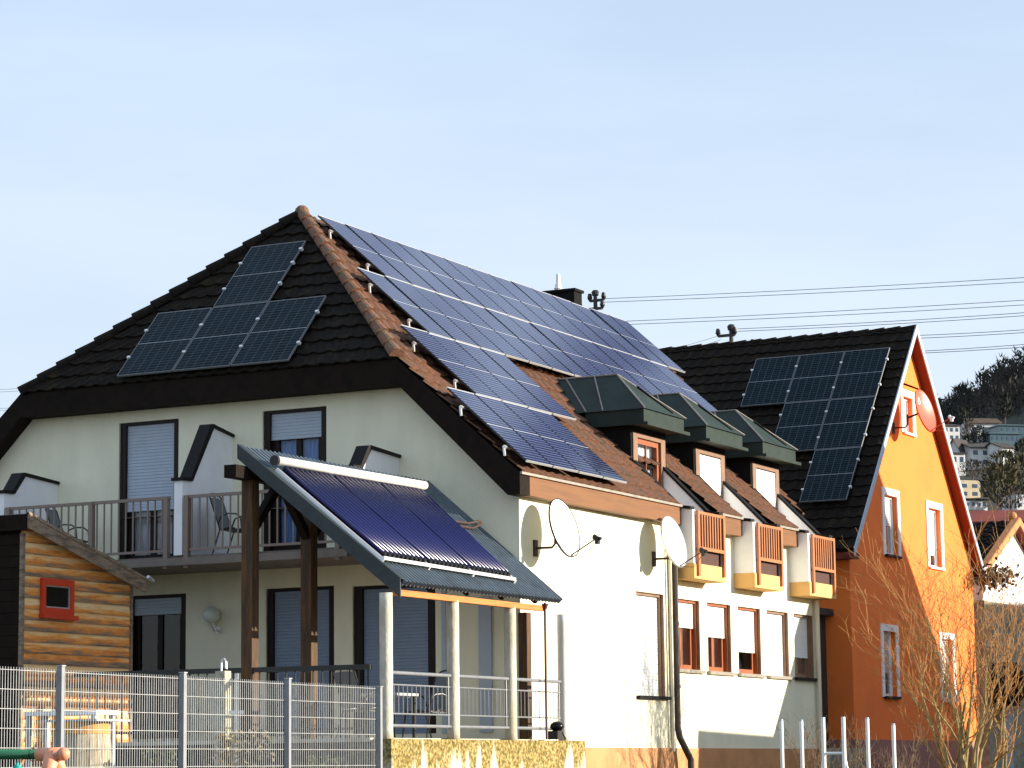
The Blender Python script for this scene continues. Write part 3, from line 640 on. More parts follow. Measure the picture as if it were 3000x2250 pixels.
# ------------------------------------------------------------------ solar panels (each its own thing)
def panel_meshes(name, w_, h_, cm, fm_=.022, th=.035, side=None):
    f = MB(); e = fm_; d_ = side or e
    f.box(0, w_, 0, e, 0, th); f.box(0, w_, h_ - e, h_, 0, th); 
    if not side: f.box(0, d_, e, h_ - e, 0, th); f.box(w_ - d_, w_, e, h_ - e, 0, th)
    f.poly((e, e, .004), (w_ - e, e, .004), (w_ - e, h_ - e, .004), (e, h_ - e, .004))
    c = bpy.data.meshes.new('cells'); c.from_pydata([(d_, e, th - .006), (w_ - d_, e, th - .006), (w_ - d_, h_ - e, th - .006), (d_, h_ - e, th - .006)], [], [(0, 1, 2, 3)])
    uv = c.uv_layers.new(); 
    for i, q in enumerate(((0, 0), (1, 0), (1, 1), (0, 1))): uv.data[i].uv = q
    c.materials.append(cm)
    fo = build('frame', f, M['aluminium'] if side else M['dullframe']); fmesh = fo.data; bpy.data.objects.remove(fo)
    if side:  # gap shadow between modules put into black side rails
        f = MB(); f.box(0, d_, e, h_ - e, 0, th - .004); f.box(w_ - d_, w_, e, h_ - e, 0, th - .004); f.box(d_, w_ - d_, e, h_ - e, .001, .003)
        fo = build('shadow_side_frame', f, M['black']); sm_ = fo.data; bpy.data.objects.remove(fo); return fmesh, c, sm_
    return fmesh, c
ORD = ['first', 'second', 'third', 'fourth', 'fifth', 'sixth', 'seventh', 'eighth', 'ninth', 'tenth', 'eleventh', 'twelfth', 'thirteenth', 'fourteenth']
def panel(ms, O, U, W, N, label, group, clamps=()):
    t = thing('solar_module', label, 'solar panel', group=group)
    Rm = Matrix((U, W, N)).transposed().to_4x4()
    t.matrix_world = Matrix.Translation(O) @ Rm
    for nm, me in zip(('frame', 'cells', 'shadow_side_frame'), ms):
        o = bpy.data.objects.new(nm, me); COL.objects.link(o); o.parent = t
    if clamps:
        for (x, y) in clamps:
            g = MB(); g.box(x - .03, x + .03, y - .022, y + .022, .0, .055); o = build('clamp', g, M['whitemetal']); o.parent = t
    return t
sunny = panel_meshes('sunny', PW, PH, M['cellsblue'], .016, side=.005)
rn = ['row nearest the eaves', 'second row above the eaves', 'second row below the ridge', 'row nearest the ridge']
rr = random.Random(5)
for ri, (s, y0, n) in enumerate(rows):
    for k in range(n):
        j1, j2 = rr.uniform(-.006, .006), rr.uniform(-.006, .006)
        U = V((j1 * .3, 1, j1)).normalized(); N = (V((sT, 0, cT)) + V((j2, 0, 0))).normalized(); N = (N - U * N.dot(U)).normalized(); W = N.cross(U); 
        panel(sunny, Rp(s, y0 + k * PX, .17), U, W, N, 'blue solar panel in the %s, %s from the hip' % (rn[ri], ORD[k]), 'blue solar panels on the sunlit roof slope')
gp = panel_meshes('hip', 1.125, 1.755, M['cells'], .010)
for (c, s, lab, cl) in ((-7.35, .04, 'dark solar panel in the lower left of the shaded hip roof', ((0, .5), (0, 1.25), (1.14, .5), (1.14, 1.25))), (-6.20, .04, 'dark solar panel in the middle of the lower row on the shaded hip', ()),
                        (-5.05, .04, 'dark solar panel at the right end of the lower row on the shaded hip', ((-.013, .5), (-.013, 1.25), (1.14, .45), (1.14, 1.3))), (-6.21, 1.815, 'dark single solar panel near the top of the shaded hip roof', ((0, .5), (0, 1.25), (1.14, .5), (1.14, 1.1), (1.14, 1.5)))):
    panel(gp, V((c, HY0, HZ0)) + hW * s + hN * .10, V((1, 0, 0)), hW, hN, lab, 'dark solar panels on the shaded hip', cl)

# ------------------------------------------------------------------ ORANGE HOUSE
OX = -1.35; OV = -1.10; OYR, OZR = 23.76, 12.14; OS = 1.168
oy0, oy1 = 19.235, 28.41
def oz(y): return OZR - abs(y - OYR) * OS
oh = thing('orange_house', 'steep gabled orange house with dark roof and white-framed windows', 'house', (0, 0, 0))
TO = lambda a, d, c: (OX - d, a, c)
ow = [(23.28, 24.02, 9.55, 10.42), (21.70, 22.62, 6.50, 7.90), (24.94, 25.90, 6.42, 7.86), (21.32, 22.22, 3.20, 4.70), (25.62, 26.52, 3.20, 4.68)]
g = MB()
cells_wall(g, [oy0, oy1], [2.2, 6.4], [w_ for w_ in ow if w_[3] < 6] , TO, .2)
ya, yb = 21.3, 26.5
cells_wall(g, [ya, yb], [6.4, 8.6], [w_ for w_ in ow if 6 < w_[3] < 9], TO, .2)
for y, s in ((oy0, ya), (oy1, yb)):
    g.poly((OX, y, 6.4), (OX, s, 6.4), (OX, s, 8.6), (OX, (OYR - (OZR - .1 - 8.6) / OS) if y < OYR else (OYR + (OZR - .1 - 8.6) / OS), 8.6), (OX, y, oz(y) - .1))
for a, b in ((OYR - (OZR - .1 - 8.6) / OS, ya), (yb, OYR + (OZR - .1 - 8.6) / OS)): pass
yl, yr = OYR - (OZR - .1 - 8.6) / OS, OYR + (OZR - .1 - 8.6) / OS
wA, wB = 22.6, 24.9
cells_wall(g, [wA, wB], [8.6, 10.75], [ow[0]], TO, .2)
g.poly((OX, yl, 8.6), (OX, wA, 8.6), (OX, wA, oz(wA) - .1)); g.poly((OX, yr, 8.6), (OX, wB, 8.6), (OX, wB, oz(wB) - .1))
g.poly((OX, wA, 10.75), (OX, wB, 10.75), (OX, wB, oz(wB) - .1), (OX, OYR, OZR - .1), (OX, wA, oz(wA) - .1))
g.poly((OX, oy0, 2.2), (-14, oy0, 2.2), (-14, oy0, 6.7), (OX, oy0, 6.7)); g.poly((OX, oy1, 2.2), (-14, oy1, 2.2), (-14, oy1, 6.7), (OX, oy1, 6.7))
build('wall', g, M['orange'], oh)
g = MB(); g.box(-14, OX + .03, oy0 - .03, oy1 + .03, .3, 2.198); build('plinth', g, M['mauve'], oh)
g = MB(); oN = V((0, -OS, 1)).normalized(); oW = V((0, 1, OS)).normalized(); ye = 18.85
tiles(g, (0, ye, oz(ye)), (1, 0, 0), oW, oN, 0, (OYR - ye) * math.hypot(1, OS), lambda s: (-14, OV))
build('shaded_roof_slope', g, M['shadetile'], oh)
g = MB(); g.poly((OV, OYR, OZR), (-14, OYR, OZR), (-14, 28.75, oz(28.75)), (OV, 28.75, oz(28.75))); g.poly((OV - .02, ye, oz(ye) - .05), (OV - .02, OYR, OZR - .05), (-14, OYR, OZR - .05), (-14, ye, oz(ye) - .05)); build('rear_roof_slope', g, M['shadetile'], oh)
g = MB(); hip_tiles(g, (OV, OYR, OZR - .04), (-14, OYR, OZR - .04), r=.09); build('ridge_tiles', g, M['shadetile'], oh)
g = MB()
for ye_ in (ye, 28.75):
    g.prism([(OV + .002, ye_, oz(ye_) + .03), (OV + .002, OYR, OZR + .06), (OV + .002, OYR, OZR - .16), (OV + .002, ye_, oz(ye_) - .16)], (.03, 0, 0))
build('verge_board', g, M['shuttergrey'], oh)
g = MB()
for ye_ in (ye, 28.75): g.prism([(OX, ye_, oz(ye_) - .06), (OX, OYR, OZR - .06), (OX, OYR, OZR - .15), (OX, ye_, oz(ye_) - .15)], (OV - OX, 0, 0))
g.box(-14, OV - .01, ye + .02, oy0, oz(ye) - .20, oz(ye) - .06)
build('soffit', g, M['soffit'], oh)
for i, (w_, s) in enumerate(zip(ow, (.99, .48, .78, .62, .7))):
    a, b, c, d = w_
    o = opening(oh, TO, a, b, c, d, M['whitemetal'], 'window', shut=s, sm=M['shutter'] if i in (0, 2, 4) else M['galv'], jamb=.03, jd=.10, frame_d=.12, sash=.06, sill=M['coping'] if i in (1, 3) else M['whitemetal'], curtain=M['curtainsky'] if i in (1, 3) else None)
    mb = MB(); t = .16
    mb.box(a - t, a, -.03, .0, c - .02, d + .16, TO); mb.box(b, b + t, -.03, .0, c - .02, d + .16, TO); mb.box(a, b, -.03, .0, d, d + .16, TO); build('surround', mb, M['white_wall'], o)
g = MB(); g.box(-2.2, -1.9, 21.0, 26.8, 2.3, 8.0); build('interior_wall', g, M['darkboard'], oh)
op = panel_meshes('orange', 1.134, 1.722, M['cells'], .010)
o0 = V((-4.973, 19.645, 7.615))
for (c, r, lab) in ((0, 2, 'left panel of the top row'), (1, 2, 'middle panel of the top row'), (2, 2, 'right panel of the top row'), (1, 1, 'left panel of the middle row'), (2, 1, 'right panel of the middle row'), (2, 0, 'lowest panel')):
    panel(op, o0 + V((c * 1.154, 0, 0)) + oW * (r * 1.742) - oN * .03, V((1, 0, 0)), oW, oN, 'dark solar panel on the orange house roof, ' + lab, 'dark solar panels on the orange house', ((1.146, .4), (1.146, 1.3)) + (((-.01, .4), (-.01, 1.3)) if (c, r) in ((0, 2), (1, 1), (2, 0)) else ()))
# link between the two houses, overhang shade put into its dark colour
lk = thing('link_building', 'dark recessed link with a door between the cream and orange houses', 'building', (-2, 17, 0))
g = MB(); g.box(-11, -1.95, 16.4, 19.2, .3, 4.95); g.box(-11, -1.75, 16.2, 19.2, 4.95, 5.1); build('wall', g, M['darkboard'], lk)
g = MB(); g.box(-1.949, -1.92, 17.3, 18.4, 2.0, 4.2); build('door', g, M['cheek'], lk)
g = MB(); g.box(-2.6, -1.0, 13.2, 19.0, .2, 2.0); build('step_landing', g, M['greywall'], lk)

# ------------------------------------------------------------------ satellite dishes
def dish(name, label, c, dia, phi, tilt, m, wall_pt, arm_m, logo=None):
    c = V(c); t = thing(name, label, 'satellite dish', wall_pt)
    n = V((math.cos(phi) * math.cos(tilt), math.sin(phi) * math.cos(tilt), math.sin(tilt)))
    s = V((-math.sin(phi), math.cos(phi), 0)); u = n.cross(s); R = dia / 2
    def P(a, r, k=0): return c + (s * math.cos(a) * .80 + u * math.sin(a)) * r + n * (.16 * R * (r / R) ** 2 - .08 * R + k)
    g = MB(); K = 40; vs = []; fs = []
    rings = [0.001, .25, .5, .75, .94, 1.0]
    for side in (0, 1):
        for r in rings:
            for k in range(K): vs.append(P(2 * PI * k / K, r * R, -.018 * side - (.012 if r == 1.0 and side else 0)))
    nr = len(rings)
    for sd_ in (0, 1):
        for i in range(nr - 1):
            for k in range(K):
                b = sd_ * nr * K; fs.append((b + i * K + k, b + i * K + (k + 1) % K, b + (i + 1) * K + (k + 1) % K, b + (i + 1) * K + k))
    for k in range(K): fs.append(((nr - 1) * K + k, (nr - 1) * K + (k + 1) % K, (2 * nr - 1) * K + (k + 1) % K, (2 * nr - 1) * K + k))
    g.add(vs, fs); build('reflector', g, m, t, smooth=False)
    g = MB(); vs = [P(2 * PI * k / K, R * q, z) for (q, z) in ((.97, -.004), (1.02, .006), (1.02, -.03), (.97, -.03)) for k in range(K)]
    g.add(vs, [(i * K + k, i * K + (k + 1) % K, ((i + 1) % 4) * K + (k + 1) % K, ((i + 1) % 4) * K + k) for i in range(4) for k in range(K)]); build('rim', g, arm_m if logo != 'red' else m, t)
    g = MB(); wp = V(wall_pt); nx = V((1, 0, 0)); bk = c - n * .10 * R - n * .06
    g.box(wp.x, wp.x + .03, wp.y - .06, wp.y + .06, wp.z - .13, wp.z + .13)
    e = V((wp.x + .30, wp.y + .02, wp.z)); g.tube([wp, e, e + V((.05, .01, .06)), e + V((.055, .012, .30))], .02, 8)
    g.tube([e + V((.055, .012, .22)), bk], .025, 8); g.bar(bk - u * .12, bk + u * .12, .10, .05, tuple(n))
    build('bracket', g, M['rust'], t)
    g = MB(); lo = c - u * R * .96 + n * .02; ln = c + n * R * 1.2 - u * R * .72
    g.tube([bk - u * .1, c - u * R * .8 - n * .02, lo, ln], .012, 6); g.tube([lo, lo + (ln - lo) * .5 - u * .16, ln - u * .03], .006, 5)
    build('feed_arm', g, M['rust'] if m != M['reddish'] else M['reddish'], t)
    g = MB(); d = (c - ln).normalized(); g.tube([ln - d * .07, ln + d * .03], .028, 10); g.tube([ln + d * .03, ln + d * .07], [.04, .045], 10); g.box(ln.x - .03, ln.x + .03, ln.y - .04, ln.y + .04, ln.z - .10, ln.z)
    build('receiver_head', g, M['black'] if m != M['reddish'] else M['whitemetal'], t)
    if logo:
        g = MB()
        def q(x, y): 
            rr = math.hypot(x, y); a = math.atan2(y, x); return P(a, rr * R, .004)
        if logo == 'bar':
            for i in range(7): g.poly(q(-.32 + i * .09, .28), q(-.26 + i * .09, .28), q(-.26 + i * .09, .36), q(-.32 + i * .09, .36))
            build('faded_logo', g, M['logo'], t)
        else:
            A_ = [q(-.22 + .10 * math.cos(a * PI / 6), .55 + .10 * math.sin(a * PI / 6)) for a in range(12)]
            g.poly(*A_); B_ = []
            g.add([q(-.22 + r_2 * math.cos(PI * 1.0 + PI * k / 8), .50 + r_2 * .75 * math.sin(PI * 1.0 + PI * k / 8)) for r_2 in (.17, .23) for k in range(9)], [(k, k + 1, 10 + k, 9 + k) for k in range(8)])
            build('round_logo', g, M['logowhite'], t)
    return t
dish('satellite_dish', 'large white satellite dish near the house corner below the eaves', (.56, .62, 5.40), .96, -.12, .26, M['dish'], (WX, .53, 5.10), M['rust'])
dish('satellite_dish', 'white satellite dish with a faded logo above the brown downpipe', (.50, 5.10, 5.50), .92, -.12, .26, M['dish'], (WX, 5.16, 5.23), M['galv'], 'bar')
dish('satellite_dish', 'red satellite dish beside the top window of the orange gable', (-.70, 22.95, 9.95), 1.06, -.16, .26, M['reddish'], (OX, 22.55, 9.55), M['reddish'], 'red')
# ------------------------------------------------------------------ terrace, columns, railings
FT = 2.07
ter = thing('terrace', 'raised concrete terrace with mossy white-streaked retaining wall', 'terrace', (0, -2.5, .3))
g = MB(); g.box(.55, .85, -5.42, .72, .2, FT - .02); build('retaining_wall', g, M['moss'], ter)
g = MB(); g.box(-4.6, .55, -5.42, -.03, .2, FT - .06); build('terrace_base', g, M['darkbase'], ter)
g = MB(); g.box(-4.6, .53, -5.44, -.03, FT - .055, FT); build('terrace_floor', g, M['concrete'], ter)
can = thing('canopy', 'lean-to canopy of corrugated sheet over the terrace with timber posts', 'canopy', (-.4, -2.6, FT))
YS = (-5.2, -3.26, -1.44)
def column(x, y, z1, parent=None, name='column', m=None):
    g = MB(); rnd = random.Random(int(y * 100)); r = .092
    pts = [(x, y, FT - .03 + (z1 - FT + .03) * i / 14) for i in range(15)]
    g.tube(pts, [r * (1.05 if i == 0 else 1) * (1 + rnd.uniform(-.02, .02)) for i in range(15)], 20)
    return build(name, g, m or M['concrete'], parent, smooth=True)
for y in YS: column(.65, y, 4.06, can)
tag(column(.66, .36, 4.02, None, 'concrete_column', M['palecolumn']), 'round concrete column standing free at the far end of the terrace', 'column')
CE, CZ, CS = .84, 4.20, .839
def cp(x, t, o=0):        # point on the canopy: x downslope coordinate, t 0 near .. 1 far
    k = (CE - x) / 2.4; yn = -5.07 - .53 * k; a = math.atan(CS)
    return V((x + math.sin(a) * o, yn + (-.03 - yn) * t, CZ + (CE - x) * CS + math.cos(a) * o))
XT = -1.55
g = MB(); n = 46 * 6; vs = []
for j in range(n + 1):
    o = .042 * max(-1, min(1, 1.5 * math.cos(2 * PI * j / 6)))
    vs += [cp(CE, j / n, o), cp(XT, j / n, o), cp(CE, j / n, o - .012), cp(XT, j / n, o - .012)]
fs = []
for j in range(n): fs += [(4 * j, 4 * j + 4, 4 * j + 5, 4 * j + 1), (4 * j + 2, 4 * j + 6, 4 * j + 7, 4 * j + 3), (4 * j, 4 * j + 4, 4 * j + 6, 4 * j + 2)]
g.add(vs, fs); build('corrugated_sheet', g, M['sheet'], can)
g = MB(); a, b = cp(CE - .04, -.004, .03), cp(XT, -.004, .03); dn = V((0, 0, -.26))
g.prism([a, b, b + dn * .75, a + dn], (0, .03, 0)); g.prism([a, b, b + V((0, .16, 0)), a + V((0, .16, 0))], (0, 0, .012)); build('verge_flashing', g, M['sheetedge'], can)
g = MB(); g.box(.64, .74, -5.02, -.40, 4.03, 4.115); build('eaves_beam', g, M['beam'], can)
g = MB()
for k in range(5): y = -4.95 + k * 1.12; g.bar((.635, y, 4.20 - .0), (XT + .1, y - .1 * (4 - k), CZ + (CE - XT - .1) * CS - .12), .09, .13)
for k in range(3): x = .35 - k * .7; g.bar(cp(x, .01, -.045), cp(x, .985, -.045), .06, .05)
build('rafters', g, M['darkwood'], can)
g = MB(); g.box(-1.60, -1.40, -5.85, -.10, 5.74, 5.92); build('upper_beam', g, M['darkwood'], can)
for y in (-5.32, -3.72):
    g = MB(); g.box(-1.59, -1.41, y - .09, y + .09, FT, 5.74); build('timber_post', g, M['post'], can)
g = MB()
for y, s in ((-5.32, 1), (-3.72, -1), (-3.72, 1)): g.bar((-1.5, y + s * .07, 5.05), (-1.5, y + s * .72, 5.72), .11, .12)
build('knee_braces', g, M['darkwood'], can)
g = MB(); g.box(.16, .31, -.20, -.05, FT, 4.04); build('corner_post', g, M['post'], can)
g = MB(); g.tube([(.76, -.46, 4.16), (.76, -.46, FT)], .022, 8); g.tube([(.76, -.46, 4.06), (.76, -.46, 4.14)], [.03, .06], 8); build('downpipe', g, M['redpipe'], can)
# solar thermal collector
col = thing('solar_thermal_collector', 'evacuated tube solar collector with white header on the canopy roof', 'solar collector', tuple(cp(0, .5)))
def kp(u, v, o):      # u 0..1 down, v 0 near .. 1 far
    a0, a1 = V((-1.10, -5.32, 0)), V((-1.15, -.98, 0)); b0, b1 = V((.47, -5.10, 0)), V((.56, -1.24, 0))
    p = (a0 + (a1 - a0) * v) * (1 - u) + (b0 + (b1 - b0) * v) * u; q = V((p.x, p.y, CZ + (CE - p.x) * CS)); a = math.atan(CS)
    return q + V((math.sin(a), 0, math.cos(a))) * o
nt_ = 30
for k in range(nt_):
    g = MB(); v = (k + .5 + .35 * (k // 10 - 1)) / (nt_ + .0) ; v = .015 + .97 * (k + .5 + .45 * (k // 10)) / (nt_ + .9)
    g.tube([kp(.01, v, .11), kp(.965, v, .11)], .040, 12); o = build('vacuum_tube', g, M['tube'], col, smooth=True)
    g = MB(); g.tube([kp(.962, v, .11), kp(.988, v, .11)], .034, 8); build('end_cap', g, M['black'], o)
g = MB(); g.poly(kp(.03, .01, .07), kp(.03, .99, .07), kp(.96, .99, .07), kp(.96, .01, .07)); build('dark_gap_sheet', g, M['reflector'], col)  # dark sheet added behind the tubes as shaded gaps
g = MB(); g.tube([kp(-.03, -.01, .17), kp(-.03, 1.012, .17)], .068, 16); build('header', g, M['header'], col, smooth=True)
g = MB(); g.tube([kp(-.03, -.022, .17), kp(-.03, -.01, .17)], .073, 16); build('header_cap', g, M['black'], col); g = MB(); g.tube([kp(-.03, 1.012, .17), kp(-.03, 1.02, .17)], .072, 16); build('header_cap', g, M['black'], col)
g = MB()
for v in (0, .333, .667, 1): g.bar(kp(.0, v, .06), kp(1.03, v, .06), .045, .06)
g.bar(kp(1.01, 0, .075), kp(1.01, 1, .075), .08, .05)
build('frame', g, M['aluminium'], col)
g = MB(); g.tube([kp(.34, 1.0, .08), kp(.34, 1.12, .08), kp(.34, 1.2, .16)], .022, 8); g.tube([kp(.38, 1.0, .06), kp(.38, 1.14, .06), kp(.36, 1.2, .14)], .022, 8); build('supply_pipes', g, M['rust'], col)
# railings between the columns
def terrace_rail(y0, y1, label, bars):
    t = thing('terrace_railing', label, 'railing', (.65, (y0 + y1) / 2, FT), 'galvanised railings between the terrace columns')
    g = MB(); g.tube([(.65, y0, 2.965), (.65, y1, 2.965)], .026, 10); build('handrail', g, M['railgalv'], t)
    g = MB()
    for z, r in ((2.80, .012), (2.40, .012), (2.235, .024)): g.tube([(.65, y0, z), (.65, y1, z)], r, 8)
    for y in (y0 + .06, y1 - .06): g.tube([(.65, y, 2.235), (.65, y, 2.965)], .012, 8)
    build('crossbars', g, M['railgalv'], t)
    g = MB()
    for k in range(1, bars): y = y0 + (y1 - y0) * k / bars; g.tube([(.65, y, 2.40), (.65, y, 2.80)], .007, 6)
    build('bars', g, M['railgalv'], t)
terrace_rail(-5.11, -3.35, 'galvanised terrace railing bay nearest the wire fence', 14)
terrace_rail(-3.17, -1.53, 'galvanised terrace railing bay between the middle concrete columns', 13)
terrace_rail(-1.35, .27, 'galvanised terrace railing bay at the far end in front of the sunny wall', 13)
rt = thing('dark_railing', 'dark handrail along the near edge of the terrace behind the wire fence', 'railing', (-1.8, -5.36, FT))
g = MB(); g.bar((-4.5, -5.36, 3.06), (.5, -5.36, 3.04), .06, .07); build('handrail', g, M['black'], rt)
g = MB()
for k in range(34): x = -4.4 + k * .147; g.box(x - .008, x + .008, -5.365, -5.35, FT, 3.02)
g.bar((-4.5, -5.36, 2.2), (.5, -5.36, 2.2), .03, .03); build('bars', g, M['black'], rt)

# ------------------------------------------------------------------ furniture
def chair(label, loc, rz):
    t = thing('stacking_chair', label, 'chair', (0, 0, 0), 'metal chairs with sling seats'); r = .013
    for s in (-.27, .27):
        g = MB(); g.tube([(-.30, s, 0), (-.16, s, .42), (.02, s, .44), (.10, s, .43)], r, 8); g.tube([(.30, s, 0), (.22, s, .43)], r, 8); build('leg', g, M['chairmetal'], t)
        g = MB(); pts = [(.22, s, .42), (.20, s, .60), (.12, s, .66), (-.02, s, .67), (-.14, s, .63), (-.20, s, .50)]; g.tube(pts, r, 8); build('armrest', g, M['chairmetal'], t)
    g = MB(); g.tube([(.24, -.24, .41), (-.18, -.24, .42), (-.36, -.24, .95), (-.385, -.14, 1.02), (-.39, 0, 1.035), (-.385, .14, 1.02), (-.36, .24, .95), (-.18, .24, .42), (.24, .24, .41), (.24, -.24, .41)], r, 8)
    g.tube([(-.385, -.1, 1.02), (-.36, -.08, .95), (-.355, .08, .95), (-.385, .1, 1.02)], .006, 6); build('frame', g, M['chairmetal'], t)
    g = MB(); g.prism([(.24, -.235, .415), (.02, -.235, .40), (-.17, -.235, .42), (-.17, -.235, .405), (.02, -.235, .385), (.24, -.235, .40)], (0, .47, 0)); build('seat', g, M['sling'], t)
    g = MB(); g.prism([(-.18, -.235, .44), (-.36, -.235, .95), (-.372, -.235, .945), (-.192, -.235, .435)], (0, .47, 0)); build('backrest', g, M['sling'], t)
    t.location = loc; t.rotation_euler = (0, 0, rz); return t
chair('metal sling chair on the balcony beside the tall white divider', (-4.58, -.95, 5.10), .15)
chair('metal sling chair on the balcony behind the wooden shed roof', (-7.95, -.85, 5.10), .25)
chair('metal sling chair on the terrace behind the first railing bay', (-.35, -4.1, FT), 1.2)
chair('metal sling chair on the terrace behind the middle railing bay', (-.25, -2.35, FT), -1.9)
chair('metal sling chair at the right end of the balcony under the canopy top', (-2.65, -.9, 5.10), 2.8)
tb = thing('terrace_table', 'low dark table with pale top on the shaded terrace', 'table', (-.6, -3.2, FT))
g = MB(); g.box(-1.05, -.15, -3.55, -2.85, 2.70, 2.74); build('table_top', g, M['greyboard'], tb)
for dx in (-1.0, -.2):
    for dy in (-3.5, -2.9): g = MB(); g.box(dx - .02, dx + .02, dy - .02, dy + .02, FT, 2.70); build('leg', g, M['chairmetal'], tb)
gr = thing('kettle_grill', 'small black kettle grill at the foot of the free-standing column', 'grill', (.72, -.02, FT))
g = MB(); g.sphere((.72, -.02, 2.27), .11, 16, 10, (1, 1, .75)); build('bowl', g, M['blackgloss'], gr, smooth=True)
g = MB()
for a in (0, 2.1, 4.2): g.tube([(.72 + .05 * math.cos(a), -.02 + .05 * math.sin(a), 2.24), (.72 + .15 * math.cos(a), -.02 + .15 * math.sin(a), FT)], .012, 6)
g.box(.62, .82, -.20, -.05, FT, 2.20); build('stand', g, M['black'], gr)
pr_ = thing('folded_parasol', 'folded cream parasol on the left end of the balcony', 'parasol', (-9.75, -1.15, 5.10))
g = MB(); K = 20; vs = []
for z, r in ((5.55, .05), (5.62, .23), (5.9, .19), (6.2, .13), (6.42, .05), (6.48, .02)):
    for k in range(K): rr = r * (1 + (.25 if k % 2 else -.18)); vs.append((-9.75 + rr * math.cos(2 * PI * k / K), -1.15 + rr * math.sin(2 * PI * k / K), z))
g.add(vs, [(i * K + k, i * K + (k + 1) % K, (i + 1) * K + (k + 1) % K, (i + 1) * K + k) for i in range(5) for k in range(K)]); build('cloth', g, M['cloth'], pr_, smooth=True)
g = MB(); g.tube([(-9.75, -1.15, 5.1), (-9.75, -1.15, 6.52)], .02, 8); g.tube([(-9.75, -1.15, 5.10), (-9.75, -1.15, 5.16)], .2, 16); build('pole', g, M['aluminium'], pr_)
lm = thing('wall_lamp', 'frosted globe wall lamp beside the dark glazed door', 'wall lamp', (-5.56, 0, 4.05))
g = MB(); g.sphere((-5.57, -.17, 4.22), .145, 20, 14); build('globe', g, M['lampglass'], lm, smooth=True)
g = MB(); g.tube([(-5.53, -.01, 3.97), (-5.53, -.12, 3.97), (-5.55, -.17, 4.08)], .03, 8); g.tube([(-5.53, -.03, 3.97), (-5.53, -.003, 3.97)], .06, 12); build('lamp_arm', g, M['aluminium'], lm)

# ------------------------------------------------------------------ wooden shed
shd = thing('wooden_shed', 'weathered wooden garden shed with small red window', 'shed', (-6.5, -4.6, .7))
sx, sy0, sy1 = -4.99, -6.0, -3.25
def sz(y): return 5.36 - (y + 6.0) * .262
g = MB(); z = .6; p = .161; wy0, wy1, wz0, wz1 = -5.575, -4.80, 3.96, 4.49
z = math.floor(.6 / p) * p
while z < 5.3:
    z1 = z + p; yb = min(sy1, -6.0 + (5.20 - z) / .262)
    for a, b in ((sy0 + .04, sy1 - .04),):
        e0 = min(b, -6.0 + (5.30 - z) / .262); e1 = min(b, -6.0 + (5.30 - z1) / .262)
        if e1 <= a: e1 = a + .01
        if e0 <= a: break
        g.prism([(sx - .03, a, z), (sx - .03, e0, z), (sx - .03, e1, z1), (sx - .03, a, z1)], (.012, 0, 0))
        g.add([(sx - .002, a, z), (sx - .002, e0, z), (sx - .018, e1, z1), (sx - .018, a, z1), (sx - .03, a, z), (sx - .03, e0, z)], [(0, 1, 2, 3), (0, 1, 5, 4)])
    z = z1
g.poly((sx - .031, sy0, .5), (sx - .031, sy1, .5), (sx - .031, sy1, sz(sy1) - .1), (sx - .031, sy0, sz(sy0) - .1))
build('board_wall', g, M['planks'], shd, label='sunlit weathered board wall')
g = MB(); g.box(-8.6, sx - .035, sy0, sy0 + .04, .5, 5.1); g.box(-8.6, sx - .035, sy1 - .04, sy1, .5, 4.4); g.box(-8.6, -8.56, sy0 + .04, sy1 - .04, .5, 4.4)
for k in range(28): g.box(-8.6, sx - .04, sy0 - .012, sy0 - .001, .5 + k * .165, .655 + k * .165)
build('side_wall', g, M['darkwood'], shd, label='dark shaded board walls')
for a, b, c in ((sy0 - .02, sy0 + .045, 5.12), (sy1 - .045, sy1 + .01, 4.5)):
    g = MB(); g.box(sx - .04, sx + .012, a, b, .5, c); build('corner_trim', g, M['verge'], shd)
g = MB(); y0, y1 = sy0 - .06, sy1 + .17
g.prism([(sx + .14, y0, sz(y0) - .19), (sx + .14, y1, sz(y1) - .19), (sx + .14, y1, sz(y1) + .03), (sx + .14, y0, sz(y0) + .03)], (-.03, 0, 0)); g.prism([(sx + .15, y0, sz(y0) + .0), (sx + .15, y1, sz(y1) + .0), (sx + .15, y1, sz(y1) + .045), (sx + .15, y0, sz(y0) + .045)], (-.05, 0, 0)); build('verge_board', g, M['verge'], shd)
g = MB(); g.prism([(sx + .11, y0, sz(y0) - .06), (sx + .11, y1, sz(y1) - .06), (sx + .11, y1, sz(y1) + .02), (sx + .11, y0, sz(y0) + .02)], (-3.9, 0, 0)); build('roof', g, M['felt'], shd)
g = MB(); g.box(-8.8, sx + .12, y0 - .03, y0 - .002, sz(y0) - .22, sz(y0) + .01); build('front_fascia', g, M['darkwood'], shd)
TW = lambda a, d, c: (sx - d, a, c)
g = MB(); t = .085
g.box(wy0, wy0 + t, -.05, .0, wz0, wz1, TW); g.box(wy1 - t, wy1, -.05, .0, wz0, wz1, TW); g.box(wy0 + t, wy1 - t, -.05, .0, wz1 - .10, wz1, TW); g.box(wy0 + t, wy1 - t, -.05, 0, wz0, wz0 + .10, TW); g.box(wy0 - .02, wy1 + .06, -.09, .0, wz0 - .06, wz0 - .002, TW)
wn = build('window_frame', g, M['redframe'], shd)
g = MB(); a, b, c, d = wy0 + t, wy1 - t, wz0 + .10, wz1 - .10
for q in ((a, a + .02, c, d), (b - .02, b, c, d), (a + .02, b - .02, c, c + .02), (a + .02, b - .02, d - .02, d)): g.box(q[0], q[1], -.03, -.002, q[2], q[3], TW)
build('window_bead', g, M['galv'], wn)
g = MB(); g.box(a + .02, b - .02, -.012, -.001, c + .02, d - .02, TW); build('pane', g, M['blackgloss'], wn)
